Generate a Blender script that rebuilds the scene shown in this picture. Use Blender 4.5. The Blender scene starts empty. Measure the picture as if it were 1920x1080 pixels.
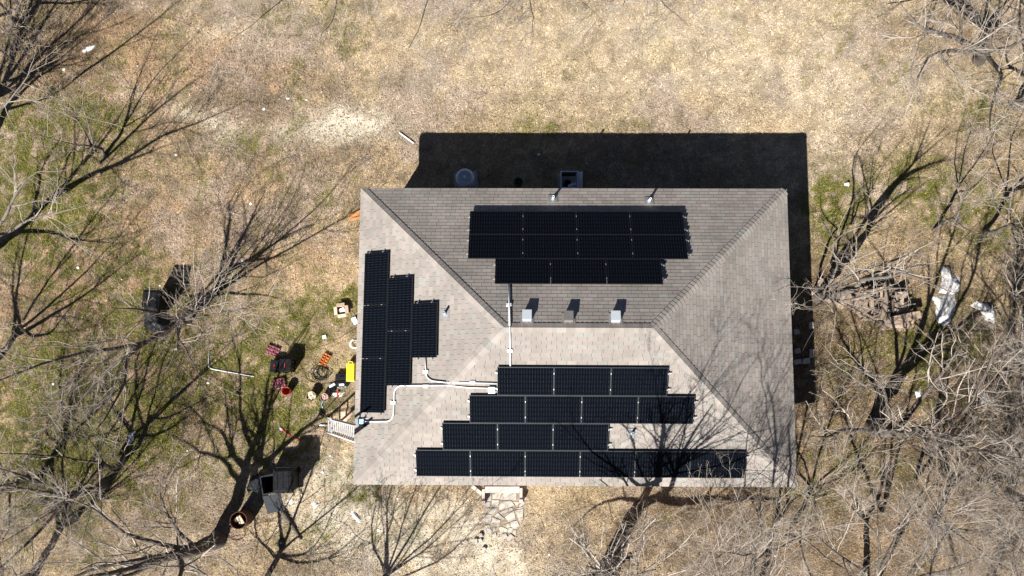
import bpy, math, random
import numpy as np
from mathutils import Vector, Matrix

# ------------------------------------------------------------------ camera, world, sun
scene = bpy.context.scene
COL = scene.collection
CAM = np.array([-1.5875, -2.1264, 31.5799]); ROT = (0.1254, 0.0136, 0.0050); FPX = 1670.07
cam = bpy.data.objects.new('camera', bpy.data.cameras.new('camera')); COL.objects.link(cam)
cam.location = CAM; cam.rotation_euler = ROT
cam.data.sensor_width = 36; cam.data.lens = FPX / 1920 * 36; cam.data.clip_end = 1500
scene.camera = cam
SX, SY = 0.569, 0.9639                      # metres of shadow per metre of height
world = bpy.data.worlds.new('World'); scene.world = world; world.use_nodes = True
wn = world.node_tree.nodes; wl = world.node_tree.links
sky = wn.new('ShaderNodeTexSky'); sky.sky_type = 'NISHITA'; sky.sun_disc = False; sky.air_density = .35; sky.dust_density = .3; sky.ozone_density = 1.0
sky.sun_elevation = math.radians(41.8); sky.sun_rotation = math.atan2(-SX, -SY)
bg = wn['Background']; bg.inputs['Strength'].default_value = 0.05
wl.new(sky.outputs[0], bg.inputs[0])
sun = bpy.data.objects.new('sun', bpy.data.lights.new('sun', 'SUN')); COL.objects.link(sun)
sun.data.energy = 5.0; sun.data.angle = math.radians(0.5); sun.data.color = (1.0, 0.965, 0.91)
sun.rotation_euler = Vector((SX, SY, -1)).to_track_quat('-Z', 'Y').to_euler()
sun.location = (-8, -14, 40)
vs = scene.view_settings; vs.view_transform = 'Standard'; vs.look = 'None'; vs.gamma = 1
vs.use_curve_mapping = False; vs.exposure = 1.0
scene.cycles.diffuse_bounces = 1

# ------------------------------------------------------------------ survey helpers (pixel of the photograph -> place on the ground or roof)
RM = np.array(cam.rotation_euler.to_matrix())
W, D, EAVE, TP = 14.0, 9.5915, 2.8797, 0.5159
CP, SP = math.cos(math.atan(TP)), math.sin(math.atan(TP))
RIDGE = EAVE + TP * D / 2
def ray(px, py):
    return RM @ np.array([(px - 960) / FPX, (540 - py) / FPX, -1.0])
def IM(px, py, z=0.0):
    d = ray(px, py); t = (z - CAM[2]) / d[2]; return CAM + d * t
def G(px, py, z=0.0):
    p = IM(px, py, 0); return Vector((p[0], p[1], z))
def SH(px, py, z):                          # point at height z whose shadow falls on that ground point
    p = IM(px, py, 0); return np.array([p[0] - SX * z, p[1] - SY * z, z])
def proj(x, y, z=0):
    v = np.stack([x - CAM[0], y - CAM[1], np.zeros_like(x) + z - CAM[2]], -1) @ RM
    return 960 + FPX * v[..., 0] / -v[..., 2], 540 - FPX * v[..., 1] / -v[..., 2]
FN = {'N': Vector((0, SP, CP)), 'S': Vector((0, -SP, CP)), 'W': Vector((-SP, 0, CP)), 'E': Vector((SP, 0, CP))}
FO = {'N': Vector((0, D/2, EAVE)), 'S': Vector((0, -D/2, EAVE)), 'W': Vector((-W/2, 0, EAVE)), 'E': Vector((W/2, 0, EAVE))}
FU = {'N': Vector((-1, 0, 0)), 'S': Vector((1, 0, 0)), 'W': Vector((0, -1, 0)), 'E': Vector((0, 1, 0))}   # along the eave
FV = {k: FN[k].cross(FU[k]) for k in FN}                                                                    # up the slope
def roof_face(px, py, h=0.0):
    d = Vector(ray(px, py)); c = Vector(CAM); best = None
    for k in FN:
        t = (FO[k] + FN[k] * h - c).dot(FN[k]) / d.dot(FN[k])
        if best is None or t > best[0]: best = (t, k)
    return best[1], c + d * best[0]
def RT(px, py, h=0.0): return roof_face(px, py, h)[1]
def SR(px, py, z):                          # point at height z whose shadow falls on that roof point
    p = RT(px, py); k = z - p.z; return np.array([p.x - SX * k, p.y - SY * k, z])
def face_matrix(k, origin):
    m = Matrix((FU[k], FV[k], FN[k])).transposed().to_4x4(); m.translation = origin; return m

# ------------------------------------------------------------------ objects
def tag(o, label=None, cat=None, group=None, kind=None):
    if label: o['label'] = label
    if cat: o['category'] = cat
    if group: o['group'] = group
    if kind: o['kind'] = kind
    return o
def empty(name, loc, rz=0, label=None, cat=None, group=None):
    o = bpy.data.objects.new(name, None); COL.objects.link(o); o.empty_display_size = .2
    o.location = loc; o.rotation_euler = (0, 0, rz); return tag(o, label, cat, group)
def link(name, me, parent=None, loc=None, rot=None, mat=None):
    o = bpy.data.objects.new(name, me); COL.objects.link(o)
    if mat is not None:
        if len(me.materials) == 0: me.materials.append(mat)
    if parent: o.parent = parent
    if loc is not None: o.location = loc
    if rot is not None: o.rotation_euler = rot
    return o
class MB:
    def __init__(s): s.v = []; s.f = []
    def add(s, vs_, fs): n = len(s.v); s.v += [tuple(v) for v in vs_]; s.f += [tuple(i + n for i in f) for f in fs]; return s
    def box(s, c, d, rz=0, rx=0, ry=0, taper=1.0):
        m = Matrix.Rotation(rz, 3, 'Z') @ Matrix.Rotation(ry, 3, 'Y') @ Matrix.Rotation(rx, 3, 'X')
        vs_ = []
        for z in (-.5, .5):
            k = taper if z > 0 else 1
            for x, y in ((-.5, -.5), (.5, -.5), (.5, .5), (-.5, .5)):
                vs_.append(Vector(c) + m @ Vector((x * d[0] * k, y * d[1] * k, z * d[2])))
        return s.add(vs_, [(0,3,2,1),(4,5,6,7),(0,1,5,4),(1,2,6,5),(2,3,7,6),(3,0,4,7)])
    def bar(s, a, b, w, h, up=(0, 0, 1)):
        a, b = Vector(a), Vector(b); t = (b - a).normalized(); u = Vector(up)
        if abs(t.dot(u)) > .98: u = Vector((1, 0, 0))
        x = t.cross(u).normalized(); y = x.cross(t)
        vs_ = [p + x * i * w / 2 + y * j * h / 2 for p in (a, b) for i, j in ((-1,-1),(1,-1),(1,1),(-1,1))]
        return s.add(vs_, [(0,1,2,3),(7,6,5,4),(0,4,5,1),(1,5,6,2),(2,6,7,3),(3,7,4,0)])
    def tube(s, pts, r, n=8, cap=True):
        pts = [Vector(p) for p in pts]; rs = r if isinstance(r, (list, tuple)) else [r] * len(pts)
        base = len(s.v); ref = None
        for i, p in enumerate(pts):
            t = (pts[min(i+1, len(pts)-1)] - pts[max(i-1, 0)]).normalized()
            if ref is None: ref = Vector((0, 0, 1)) if abs(t.z) < .9 else Vector((1, 0, 0))
            x = t.cross(ref).normalized(); y = x.cross(t); ref = y if abs(t.dot(y)) < .9 else ref
            for k in range(n):
                a = 2 * math.pi * k / n; s.v.append(tuple(p + (x * math.cos(a) + y * math.sin(a)) * rs[i]))
        for i in range(len(pts) - 1):
            for k in range(n):
                a, b = base + i*n + k, base + i*n + (k+1) % n; s.f.append((a, b, b + n, a + n))
        if cap:
            s.f.append(tuple(base + k for k in range(n))[::-1]); s.f.append(tuple(base + (len(pts)-1)*n + k for k in range(n)))
        return s
    def lathe(s, prof, n=20, c=(0, 0, 0)):
        base = len(s.v)
        for r, z in prof:
            for k in range(n):
                a = 2*math.pi*k/n; s.v.append((c[0] + r*math.cos(a), c[1] + r*math.sin(a), c[2] + z))
        for i in range(len(prof)-1):
            for k in range(n):
                a, b = base+i*n+k, base+i*n+(k+1) % n; s.f.append((a, b, b+n, a+n))
        return s
    def prism(s, poly, z0, z1, inset=0.0):
        n = len(poly); cx = sum(p[0] for p in poly)/n; cy = sum(p[1] for p in poly)/n
        area = sum(poly[i][0]*poly[(i+1) % n][1] - poly[(i+1) % n][0]*poly[i][1] for i in range(n))
        if area < 0: poly = poly[::-1]
        bot = [(p[0], p[1], z0) for p in poly]; mid = [(p[0], p[1], z1 - inset*.6) for p in poly]
        top = [(cx + (p[0]-cx)*(1-inset/ max(.05, math.hypot(p[0]-cx, p[1]-cy))), cy + (p[1]-cy)*(1-inset/max(.05, math.hypot(p[0]-cx, p[1]-cy))), z1) for p in poly]
        fs = [tuple(2*n+i for i in range(n))]
        for i in range(n):
            j = (i+1) % n; fs += [(i, j, n+j, n+i), (n+i, n+j, 2*n+j, 2*n+i)]
        return s.add(bot + mid + top, fs)
    def mesh(s, name, mat=None, smooth=False):
        me = bpy.data.meshes.new(name); me.from_pydata(s.v, [], s.f); me.update()
        if mat: me.materials.append(mat)
        if smooth: me.polygons.foreach_set('use_smooth', [True]*len(me.polygons))
        return me
    def obj(s, name, mat, parent=None, loc=None, rot=None, smooth=False, bevel=0):
        o = link(name, s.mesh(name, mat, smooth), parent, loc, rot)
        if bevel:
            b = o.modifiers.new('bevel', 'BEVEL'); b.width = bevel; b.segments = 2; b.limit_method = 'ANGLE'
        return o
def np_mesh(name, verts, loops, sizes, mat, cols=None, smooth=False):
    me = bpy.data.meshes.new(name); nv = len(verts); nf = len(sizes)
    me.vertices.add(nv); me.vertices.foreach_set('co', np.ascontiguousarray(verts, dtype=np.float32).ravel())
    me.loops.add(len(loops)); me.loops.foreach_set('vertex_index', np.ascontiguousarray(loops, dtype=np.int32))
    st = np.concatenate([[0], np.cumsum(sizes)[:-1]]).astype(np.int32)
    me.polygons.add(nf); me.polygons.foreach_set('loop_start', st); me.polygons.foreach_set('loop_total', np.asarray(sizes, dtype=np.int32))
    me.polygons.foreach_set('use_smooth', np.full(nf, smooth, dtype=bool))
    if cols is not None:
        a = me.color_attributes.new('tint', 'FLOAT_COLOR', 'POINT')
        c = np.ones((nv, 4), dtype=np.float32); c[:, :3] = cols; a.data.foreach_set('color', c.ravel())
    me.update(calc_edges=True); me.materials.append(mat); return me

# ------------------------------------------------------------------ materials
def mat(name, col, rough=.7, metal=0, noise=None, bump=None, attr=False, spec=.5, coat=0):
    """noise=(scale, amount, second colour); bump=(scale, strength, distance)"""
    m = bpy.data.materials.new(name); m.use_nodes = True; n = m.node_tree.nodes; l = m.node_tree.links
    b = n['Principled BSDF']; b.inputs['Base Color'].default_value = (*col, 1); b.inputs['Roughness'].default_value = rough
    b.inputs['Metallic'].default_value = metal; b.inputs['Specular IOR Level'].default_value = spec; b.inputs['Coat Weight'].default_value = coat
    tc = n.new('ShaderNodeTexCoord'); last = None
    if attr:
        at = n.new('ShaderNodeAttribute'); at.attribute_name = 'tint'; last = at.outputs['Color']
    if noise:
        t = n.new('ShaderNodeTexNoise'); t.inputs['Scale'].default_value = noise[0]; t.inputs['Detail'].default_value = 6; t.inputs['Roughness'].default_value = .65
        l.new(tc.outputs['Object'], t.inputs['Vector'])
        r = n.new('ShaderNodeMapRange'); r.inputs[1].default_value = .35; r.inputs[2].default_value = .65; r.inputs[3].default_value = 0; r.inputs[4].default_value = noise[1]
        l.new(t.outputs['Fac'], r.inputs[0])
        x = n.new('ShaderNodeMix'); x.data_type = 'RGBA'; x.inputs[6].default_value = (*col, 1); x.inputs[7].default_value = (*noise[2], 1)
        if attr:
            x.blend_type = 'MULTIPLY'
        if last is not None: l.new(last, x.inputs[6])
        l.new(r.outputs[0], x.inputs[0]); last = x.outputs[2]
    if last is not None: l.new(last, b.inputs['Base Color'])
    if bump:
        t = n.new('ShaderNodeTexNoise'); t.inputs['Scale'].default_value = bump[0]; t.inputs['Detail'].default_value = 8
        l.new(tc.outputs['Object'], t.inputs['Vector'])
        u = n.new('ShaderNodeBump'); u.inputs['Strength'].default_value = bump[1]; u.inputs['Distance'].default_value = bump[2]
        l.new(t.outputs['Fac'], u.inputs['Height']); l.new(u.outputs[0], b.inputs['Normal'])
    return m
M = {}
M['ground'] = mat('dry_ground', (.4,.3,.2), .95, attr=True, noise=(14, .55, (.62,.56,.5)), bump=(22, .8, .05), spec=.1)
M['blade'] = mat('grass_blade', (.4,.3,.2), .8, attr=True, spec=.15)
M['bark'] = mat('bark', (.085,.07,.058), .9, noise=(9, .8, (.17,.15,.13)), bump=(25, .7, .03), spec=.2)
M['limb'] = mat('limb_bark', (.185,.165,.145), .9, noise=(8, .8, (.10,.085,.07)), bump=(30, .5, .02), spec=.2)
M['limb_shaded'] = mat('shaded_limb_bark', (.075,.062,.052), .9, noise=(8, .7, (.16,.14,.12)), bump=(30, .5, .02), spec=.2)  # limb bark darkened in colour, for limbs seen from their shaded side
M['twig'] = mat('twig_bark', (.50,.445,.385), .85, noise=(1.2, .9, (.20,.155,.12)), spec=.2)
M['shingle'] = mat('asphalt_shingle', (.3,.27,.25), .93, attr=True, noise=(60, .35, (.7,.68,.67)), bump=(220, .35, .004), spec=.15)
M['underlay'] = mat('roof_underlay', (.06,.055,.055), .95, spec=.1)
M['brick'] = None
M['white'] = mat('white_paint', (.78,.77,.74), .5, noise=(12, .35, (.62,.6,.55)))
M['white_plastic'] = mat('white_plastic', (.82,.83,.84), .4, noise=(9, .3, (.68,.69,.69)))
M['galv'] = mat('galvanised_steel', (.62,.66,.7), .42, .75, noise=(14, .5, (.45,.48,.52)))
M['ac_paint'] = mat('pale_blue_grey_paint', (.62,.68,.74), .5, noise=(12, .4, (.45,.5,.56)))
M['alu'] = mat('ladder_aluminium', (.78,.79,.80), .45, .2, noise=(20, .4, (.62,.64,.66)))
M['alu_rail'] = mat('rail_aluminium', (.6,.6,.6), .4, .7)
M['frame'] = mat('panel_frame', (.012,.013,.015), .5, .1)
M['frame_sheen'] = mat('panel_frame_sheen', (.045,.055,.06), .45, .2)  # paler copy of the black frame, sky reflection put into its colour
M['black_plastic'] = mat('black_plastic', (.008,.0085,.010), .6, spec=.1, noise=(10, .6, (.02,.021,.024)), bump=(40, .15, .01))
M['grey_plastic'] = mat('grey_plastic', (.026,.029,.036), .6, spec=.15, noise=(8, .6, (.018,.02,.024)), bump=(30, .2, .01))
M['tarp_black'] = mat('black_sheet', (.012,.013,.016), .45, spec=.3, noise=(7, .7, (.045,.048,.056)), bump=(9, .8, .06))
M['rust'] = mat('rusty_steel', (.19,.085,.045), .85, .2, noise=(12, .8, (.08,.045,.03)), bump=(30, .4, .02))
M['red'] = mat('red_plastic', (.62,.045,.025), .4, noise=(9, .4, (.42,.03,.02)))
M['orange'] = mat('orange_plastic', (.72,.24,.06), .5, noise=(9, .5, (.5,.15,.04)))
M['pink'] = mat('clear_pink_bins', (.50,.19,.21), .3, noise=(25, .8, (.22,.08,.13)))
M['pink_edge'] = mat('pale_pink_rim', (.6,.36,.36), .4)
M['yellow'] = mat('yellow_plastic', (.80,.68,.03), .42, noise=(7, .3, (.66,.52,.03)))
M['card'] = mat('cardboard', (.60,.45,.33), .9, noise=(7, .5, (.45,.32,.22)))
M['cream'] = mat('cream_plastic', (.68,.56,.38), .55, noise=(9, .6, (.45,.35,.22)))
M['blue'] = mat('blue_tape', (.25,.48,.68), .5, noise=(9, .4, (.5,.64,.74)))
M['concrete'] = mat('concrete', (.42,.41,.39), .9, noise=(10, .6, (.3,.29,.27)), bump=(40, .4, .01))
M['stone'] = mat('flagstone', (.5,.47,.43), .88, noise=(7, .5, (.40,.37,.33)), bump=(25, .4, .01))
M['wood'] = mat('weathered_wood', (.31,.245,.185), .9, noise=(8, .8, (.22,.16,.12)), bump=(30, .6, .02))
M['wood2'] = mat('grey_split_wood', (.26,.215,.18), .9, noise=(8, .8, (.17,.125,.10)), bump=(30, .6, .02))
M['wood3'] = mat('fresh_split_wood', (.40,.31,.235), .9, noise=(8, .7, (.33,.23,.16)), bump=(30, .6, .02))
M['redwood'] = mat('orange_stained_board', (.55,.25,.09), .7, noise=(6, .7, (.38,.16,.06)))
M['cord'] = mat('brown_cord', (.20,.09,.05), .6)
M['black_hose'] = mat('black_hose', (.02,.025,.022), .35)
M['green_dark'] = mat('dark_green_plastic', (.015,.16,.06), .5)
M['sheet'] = mat('dirty_white_sheet', (.82,.80,.77), .7, noise=(3, .7, (.55,.51,.46)), bump=(9, .8, .05))
M['glass_dark'] = mat('window_glass', (.03,.035,.04), .08, spec=.8)
M['mesh_dark'] = mat('condenser_coil', (.05,.055,.06), .6, .3, bump=(80, .6, .01))
def weather(m, scale, lo, hi):                 # broad stains that run over many pieces at once
    n = m.node_tree.nodes; l = m.node_tree.links; b = n['Principled BSDF']; src = b.inputs['Base Color'].links[0].from_socket
    g = n.new('ShaderNodeNewGeometry'); t = n.new('ShaderNodeTexNoise'); t.inputs['Scale'].default_value = scale; t.inputs['Detail'].default_value = 7; t.inputs['Roughness'].default_value = .7
    l.new(g.outputs['Position'], t.inputs['Vector']); r = n.new('ShaderNodeMapRange'); r.inputs[1].default_value = .35; r.inputs[2].default_value = .65; r.inputs[3].default_value = lo; r.inputs[4].default_value = hi
    l.new(t.outputs['Fac'], r.inputs[0]); x = n.new('ShaderNodeMix'); x.data_type = 'RGBA'; x.blend_type = 'MULTIPLY'; x.inputs[0].default_value = 1
    l.new(src, x.inputs[6]); l.new(r.outputs[0], x.inputs[7]); l.new(x.outputs[2], b.inputs['Base Color'])
weather(M['shingle'], .9, .84, 1.1)
def panel_mat():
    m = bpy.data.materials.new('solar_cells'); m.use_nodes = True; n = m.node_tree.nodes; l = m.node_tree.links; b = n['Principled BSDF']
    tc = n.new('ShaderNodeTexCoord'); sp = n.new('ShaderNodeSeparateXYZ'); l.new(tc.outputs['Object'], sp.inputs[0])
    def mth(op, a, b_=None, c=None):
        x = n.new('ShaderNodeMath'); x.operation = op
        for i, v in enumerate((a, b_, c)):
            if v is None: continue
            if isinstance(v, (int, float)): x.inputs[i].default_value = v
            else: l.new(v, x.inputs[i])
        return x.outputs[0]
    fx = mth('ABSOLUTE', mth('SUBTRACT', mth('FRACT', mth('MULTIPLY', sp.outputs[0], 1/.083)), .5))     # ribbons between cells
    line = mth('LESS_THAN', fx, .075)
    fy = mth('ABSOLUTE', mth('SUBTRACT', mth('FRACT', mth('ADD', mth('MULTIPLY', sp.outputs[1], 1/.155), .5)), .5))
    dash = mth('LESS_THAN', fy, .36)
    nz = n.new('ShaderNodeTexNoise'); nz.inputs['Scale'].default_value = 7; l.new(tc.outputs['Object'], nz.inputs['Vector'])
    oi = n.new('ShaderNodeObjectInfo')
    k = mth('MULTIPLY', mth('MULTIPLY', line, dash), mth('MULTIPLY', nz.outputs['Fac'], .95))
    x = n.new('ShaderNodeMix'); x.data_type = 'RGBA'; x.inputs[6].default_value = (.0026, .0032, .0055, 1); x.inputs[7].default_value = (.045, .057, .066, 1); l.new(k, x.inputs[0])
    y = n.new('ShaderNodeMix'); y.data_type = 'RGBA'; l.new(x.outputs[2], y.inputs[6]); y.inputs[7].default_value = (.004, .0055, .0085, 1)
    nz2 = n.new('ShaderNodeTexNoise'); nz2.inputs['Scale'].default_value = 2.2; l.new(tc.outputs['Object'], nz2.inputs['Vector'])
    l.new(mth('MULTIPLY', mth('ADD', mth('MULTIPLY', oi.outputs['Random'], .6), nz2.outputs['Fac']), .35), y.inputs[0])
    l.new(y.outputs[2], b.inputs['Base Color']); b.inputs['Roughness'].default_value = .12; b.inputs['Specular IOR Level'].default_value = .07
    return m
M['cells'] = panel_mat()
def brick_mat():
    m = bpy.data.materials.new('tan_brick'); m.use_nodes = True; n = m.node_tree.nodes; l = m.node_tree.links; b = n['Principled BSDF']
    tc = n.new('ShaderNodeTexCoord'); mp = n.new('ShaderNodeMapping'); mp.inputs['Rotation'].default_value = (math.pi/2, 0, 0); l.new(tc.outputs['Object'], mp.inputs[0])
    br = n.new('ShaderNodeTexBrick'); br.inputs['Scale'].default_value = 4.5; br.inputs['Color1'].default_value = (.33,.2,.14,1); br.inputs['Color2'].default_value = (.42,.28,.2,1); br.inputs['Mortar'].default_value = (.4,.37,.33,1)
    l.new(mp.outputs[0], br.inputs[0]); l.new(br.outputs[0], b.inputs['Base Color']); b.inputs['Roughness'].default_value = .9; return m
M['brick'] = brick_mat()

# ------------------------------------------------------------------ noise fields for the ground
_rs = np.random.RandomState(7); _T = _rs.rand(512, 512)
def vnoise(x, y):
    xi = np.floor(x).astype(int); yi = np.floor(y).astype(int); fx = x-xi; fy = y-yi
    fx = fx*fx*(3-2*fx); fy = fy*fy*(3-2*fy); a = _T[yi % 512, xi % 512]; b = _T[yi % 512, (xi+1) % 512]; c = _T[(yi+1) % 512, xi % 512]; d = _T[(yi+1) % 512, (xi+1) % 512]
    return (a*(1-fx)+b*fx)*(1-fy)+(c*(1-fx)+d*fx)*fy
def fbm(x, y, s, o=4, off=0):
    t = 0; a = .5; n = 0
    for i in range(o):
        t = t + a*vnoise(x*s+off+i*17.3, y*s+off*1.7+i*9.1); n += a; a *= .55; s *= 2.03
    return t/n
def ss(x, a, b): t = np.clip((x-a)/(b-a), 0, 1); return t*t*(3-2*t)
def height(x, y): return (fbm(x, y, .35, 3)-.5)*.05 + (fbm(x, y, 2.2, 3, 40)-.5)*.05
GREEN = [(110,800,140,90,.7),(40,310,80,80,.6),(350,560,120,60,.35),(560,720,120,80,.35),(60,480,90,60,.5),(150,640,110,50,.5),(70,300,110,110,1),(30,250,60,60,.9),(120,380,100,60,.8),(225,240,45,55,1),(150,210,50,30,.7),(110,790,170,110,1.15),(60,880,150,110,1),(20,740,80,80,.9),(190,850,90,80,.8),
 (470,770,60,90,.75),(545,740,50,50,.6),(640,575,35,22,1),(560,600,90,50,.55),(460,470,40,30,.7),(480,270,60,25,.7),(240,500,80,40,.55),(120,540,60,40,.7),(270,560,60,60,.5),(530,830,60,60,.7),
 (1565,410,55,50,1.25),(1540,360,30,30,.7),(1640,330,80,40,.55),(1720,350,60,50,.6),(1800,390,80,60,.7),(1770,640,80,70,.95),(1730,700,70,50,.6),(1850,200,60,50,.55),(1650,620,60,40,.4),(1600,690,60,40,.5),
 (990,235,60,18,.55),(1060,238,50,12,.6),(700,930,60,20,.6),(430,680,120,60,.45),(330,640,120,70,.45),(640,900,40,40,.3),(1250,975,14,12,1),(1190,230,60,14,.4),(300,770,100,80,.5),(1890,420,60,50,.8),
 (1700,860,120,60,.3),(1560,870,80,60,.4),(1880,640,60,60,.3),(1520,960,60,60,.3),(760,990,40,30,.35),(625,1000,18,18,.6),(650,560,25,18,.7),(500,440,25,20,.6),(655,545,20,30,.5),(20,380,60,60,.6),(1060,140,20,20,.4),(1700,130,60,40,.3)]
SAND = [(640,232,50,24,2.2),(560,250,50,14,.7),(590,245,50,16,.45),(720,235,40,20,.4),(405,222,30,14,.4),(350,210,30,14,.6),(240,180,30,12,.5),(425,250,30,22,.5),(650,960,90,70,.5),(740,1010,120,70,.5),(880,960,60,40,.45),(860,1040,130,60,.6),(690,960,60,60,.35),
 (960,1060,60,40,.5),(610,880,60,40,.4),(420,60,60,30,.3),(430,890,100,60,.25),(330,1020,60,30,.3),(560,960,60,30,.3)]
PALE = [(1450,120,330,150,.9),(1300,60,300,80,.5),(1560,250,100,120,.75),(1560,330,70,80,.5),(1130,200,250,60,.25),(720,120,300,110,.35),(1250,1000,150,60,.15),(900,980,150,80,.3)]
BROWN = [(1310,1000,230,80,.75),(1100,1030,120,60,.4),(1560,760,90,100,.4),(1700,720,120,90,.5),(1650,950,250,120,.45),(100,180,120,120,.5),(300,880,160,140,.45),(60,620,100,100,.5),(250,620,120,80,.4),(1650,900,250,160,.75),(1550,600,70,110,.8),(1600,720,120,120,.6),(1450,990,160,90,.65),(1850,850,140,260,.8),(1780,60,120,90,.6),(200,980,260,120,.5),(90,60,120,90,.5),(1300,960,130,60,.35),(1250,1060,300,60,.25),
 (600,1060,120,25,.9),(1550,1040,150,60,.6),(420,900,120,90,.35),(300,700,200,120,.3),(1750,300,120,90,.3),(580,200,160,80,.3),(500,150,100,60,.2),(1480,640,60,120,.8),(1150,300,380,60,.5),(1700,500,150,90,.4),(1900,250,80,100,.5),(700,1030,60,60,.4)]
TAN = [(300,450,300,300,.5),(200,800,250,200,.4),(1700,600,200,300,.4),(1650,950,260,150,.5),(250,100,260,140,.8),(400,330,220,180,.8),(150,500,220,120,.6),(500,120,120,80,.4),(1100,210,300,60,.4),(880,230,120,40,.4),(100,650,160,100,.5),(1700,850,150,80,.3),(850,920,90,25,.5),(560,330,100,80,.5)]
def blob(L, px, py, n1):
    t = np.zeros_like(px)
    for (a, b, ra, rb, k) in L:
        t = t + k*np.exp(-(((px-a)/ra)**2 + ((py-b)/rb)**2)*.8)
    return t
C = lambda *a: np.array(a)
def ground_colour(x, y):
    px, py = proj(x, y)
    n1 = fbm(x, y, .9, 4, 3); n2 = fbm(x, y, 2.6, 4, 11); n3 = fbm(x, y, .3, 3, 23); n4 = fbm(x, y, 6.0, 3, 31)
    c = np.tile(C(.53,.41,.262), (len(x), 1))
    def mix(c, col, w): w = np.clip(w, 0, 1)[:, None]; return c*(1-w)+col*w
    c = mix(c, C(.45,.305,.185), blob(TAN, px, py, n1)*(.35+.9*ss(n3, .35, .7)))
    c = mix(c, C(.57,.475,.35), blob(PALE, px, py, n1)*(.35+.8*ss(n1, .3, .7)))
    c = mix(c, C(.50,.40,.225), ss(n1, .55, .72)*.45)
    c = mix(c, C(.41,.34,.29), ss(fbm(x, y, .55, 4, 57), .48, .66)*.6)
    c = mix(c, C(.27,.215,.14), ss(fbm(x, y, 1.7, 4, 77), .52, .70)*np.where(px < 760, .8, .4))
    c = mix(c, C(.20,.145,.09), blob(BROWN, px, py, n1)*(.3+.8*ss(n2, .32, .62))*.95)
    sand = blob(SAND, px, py, n1)*(.45+.9*ss(n2, .33, .6))
    c = mix(c, C(.74,.665,.53), sand*.95)
    g = np.clip(blob(GREEN, px, py, n1), 0, 1.3)
    n5 = fbm(x, y, 4.6, 4, 91)
    gm = g*ss(.6*n2+.4*n5+.2*(n1-.5), .44-.10*g, .60-.07*g)*(.55+.7*ss(n5, .3, .65)) + .55*ss(n1, .50, .68)*ss(n5, .46, .64)*(px < 720) + .35*ss(n1, .52, .7)*ss(n5, .5, .66)*(px > 1500) + .10*ss(n2, .62, .72)
    c = mix(c, C(.135,.130,.038), gm*.9)
    n6 = fbm(x, y, 11., 2, 41)
    n7 = fbm(x, y, 2.3, 3, 141); c = c*(.52+.5*n4+.35*n6)[:, None]*(.94+.22*ss(n7, .3, .7))[:, None]*(.9+.2*n3)[:, None]
    far = ss(np.maximum(np.abs(x)-22, np.abs(y)-13), 0, 6)[:, None]; c = c*(1-far)+C(.37,.29,.19)*far
    return c, gm, sand, np.clip(blob(BROWN, px, py, n1) + blob(TAN, px, py, n1)*.5, 0, 1)
# ------------------------------------------------------------------ ground sheet
def axis(lo, hi, step, far):
    a = list(np.arange(lo, hi+1e-6, step)); k = step; v = lo; pre = []
    while v > -far: k *= 1.35; v -= k; pre.append(v)
    v = a[-1]; k = step; post = []
    while v < far: k *= 1.35; v += k; post.append(v)
    return np.array(pre[::-1] + a + post)
xs = axis(-24, 23, .14, 300); ys = axis(-15, 16, .14, 300)
X, Y = np.meshgrid(xs, ys); xf, yf = X.ravel(), Y.ravel()
gc, gg, gs, gb = ground_colour(xf, yf)
zf = height(xf, yf)
nx, ny = len(xs), len(ys); ii = (np.arange(ny-1)[:, None]*nx + np.arange(nx-1)[None, :]).ravel()
quads = np.stack([ii, ii+1, ii+nx+1, ii+nx], 1)
me = np_mesh('ground', np.stack([xf, yf, zf], 1), quads.ravel(), np.full(len(quads), 4), M['ground'], gc*.78, True)  # soil colour darkened so gaps in the grass read as clump shadows
tag(link('ground', me), 'dry yard of straw grass, bare dirt and green weed patches', kind='structure')
def on_plot(x, y, m=.35): return (np.abs(x) < W/2-m-.2) & (np.abs(y) < D/2-m-.2)

# dead grass, green weeds and fallen leaves, scattered
def scatter(name, n, seed, keep, length, width, lift, colour, label, shape='blade'):
    r = np.random.RandomState(seed)
    x = r.uniform(-23.5, 21.5, n); y = r.uniform(-13.5, 14, n)
    c, g, s, b = ground_colour(x, y); k = keep(x, y, g, s, b, r) & ~on_plot(x, y); x, y, c, g, s, b = x[k], y[k], c[k], g[k], s[k], b[k]; n = len(x)
    z = height(x, y); a = r.uniform(0, 2*np.pi, n); L = length(r, n, g); Wd = width(r, n); up = lift(r, n)
    dx, dy = np.cos(a), np.sin(a)
    base = np.stack([x, y, z], 1); side = np.stack([-dy, dx, r.uniform(-.3, .3, n)], 1)*Wd[:, None]/2
    tip = base + np.stack([dx*L*np.sqrt(1-up**2), dy*L*np.sqrt(1-up**2), L*up], 1)
    mid = base + (tip-base)*.5; mid[:, 2] += L*.12
    col = colour(r, n, c, g)
    if shape == 'blade':
        v = np.stack([base-side, base+side, tip], 1).reshape(-1, 3); sizes = np.full(n, 3); col = np.repeat(col, 3, 0)
    else:
        mid[:, 2] += .004
        v = np.stack([base, mid+side, tip, mid-side], 1).reshape(-1, 3); v[:, 2] += .006; sizes = np.full(n, 4); col = np.repeat(col, 4, 0)
    me = np_mesh(name, v, np.arange(len(v)), sizes, M['blade'], col)
    return tag(link(name, me), label, 'ground cover', kind='stuff')
U = lambda a, b: (lambda r, n, *k: r.uniform(a, b, n))
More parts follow.
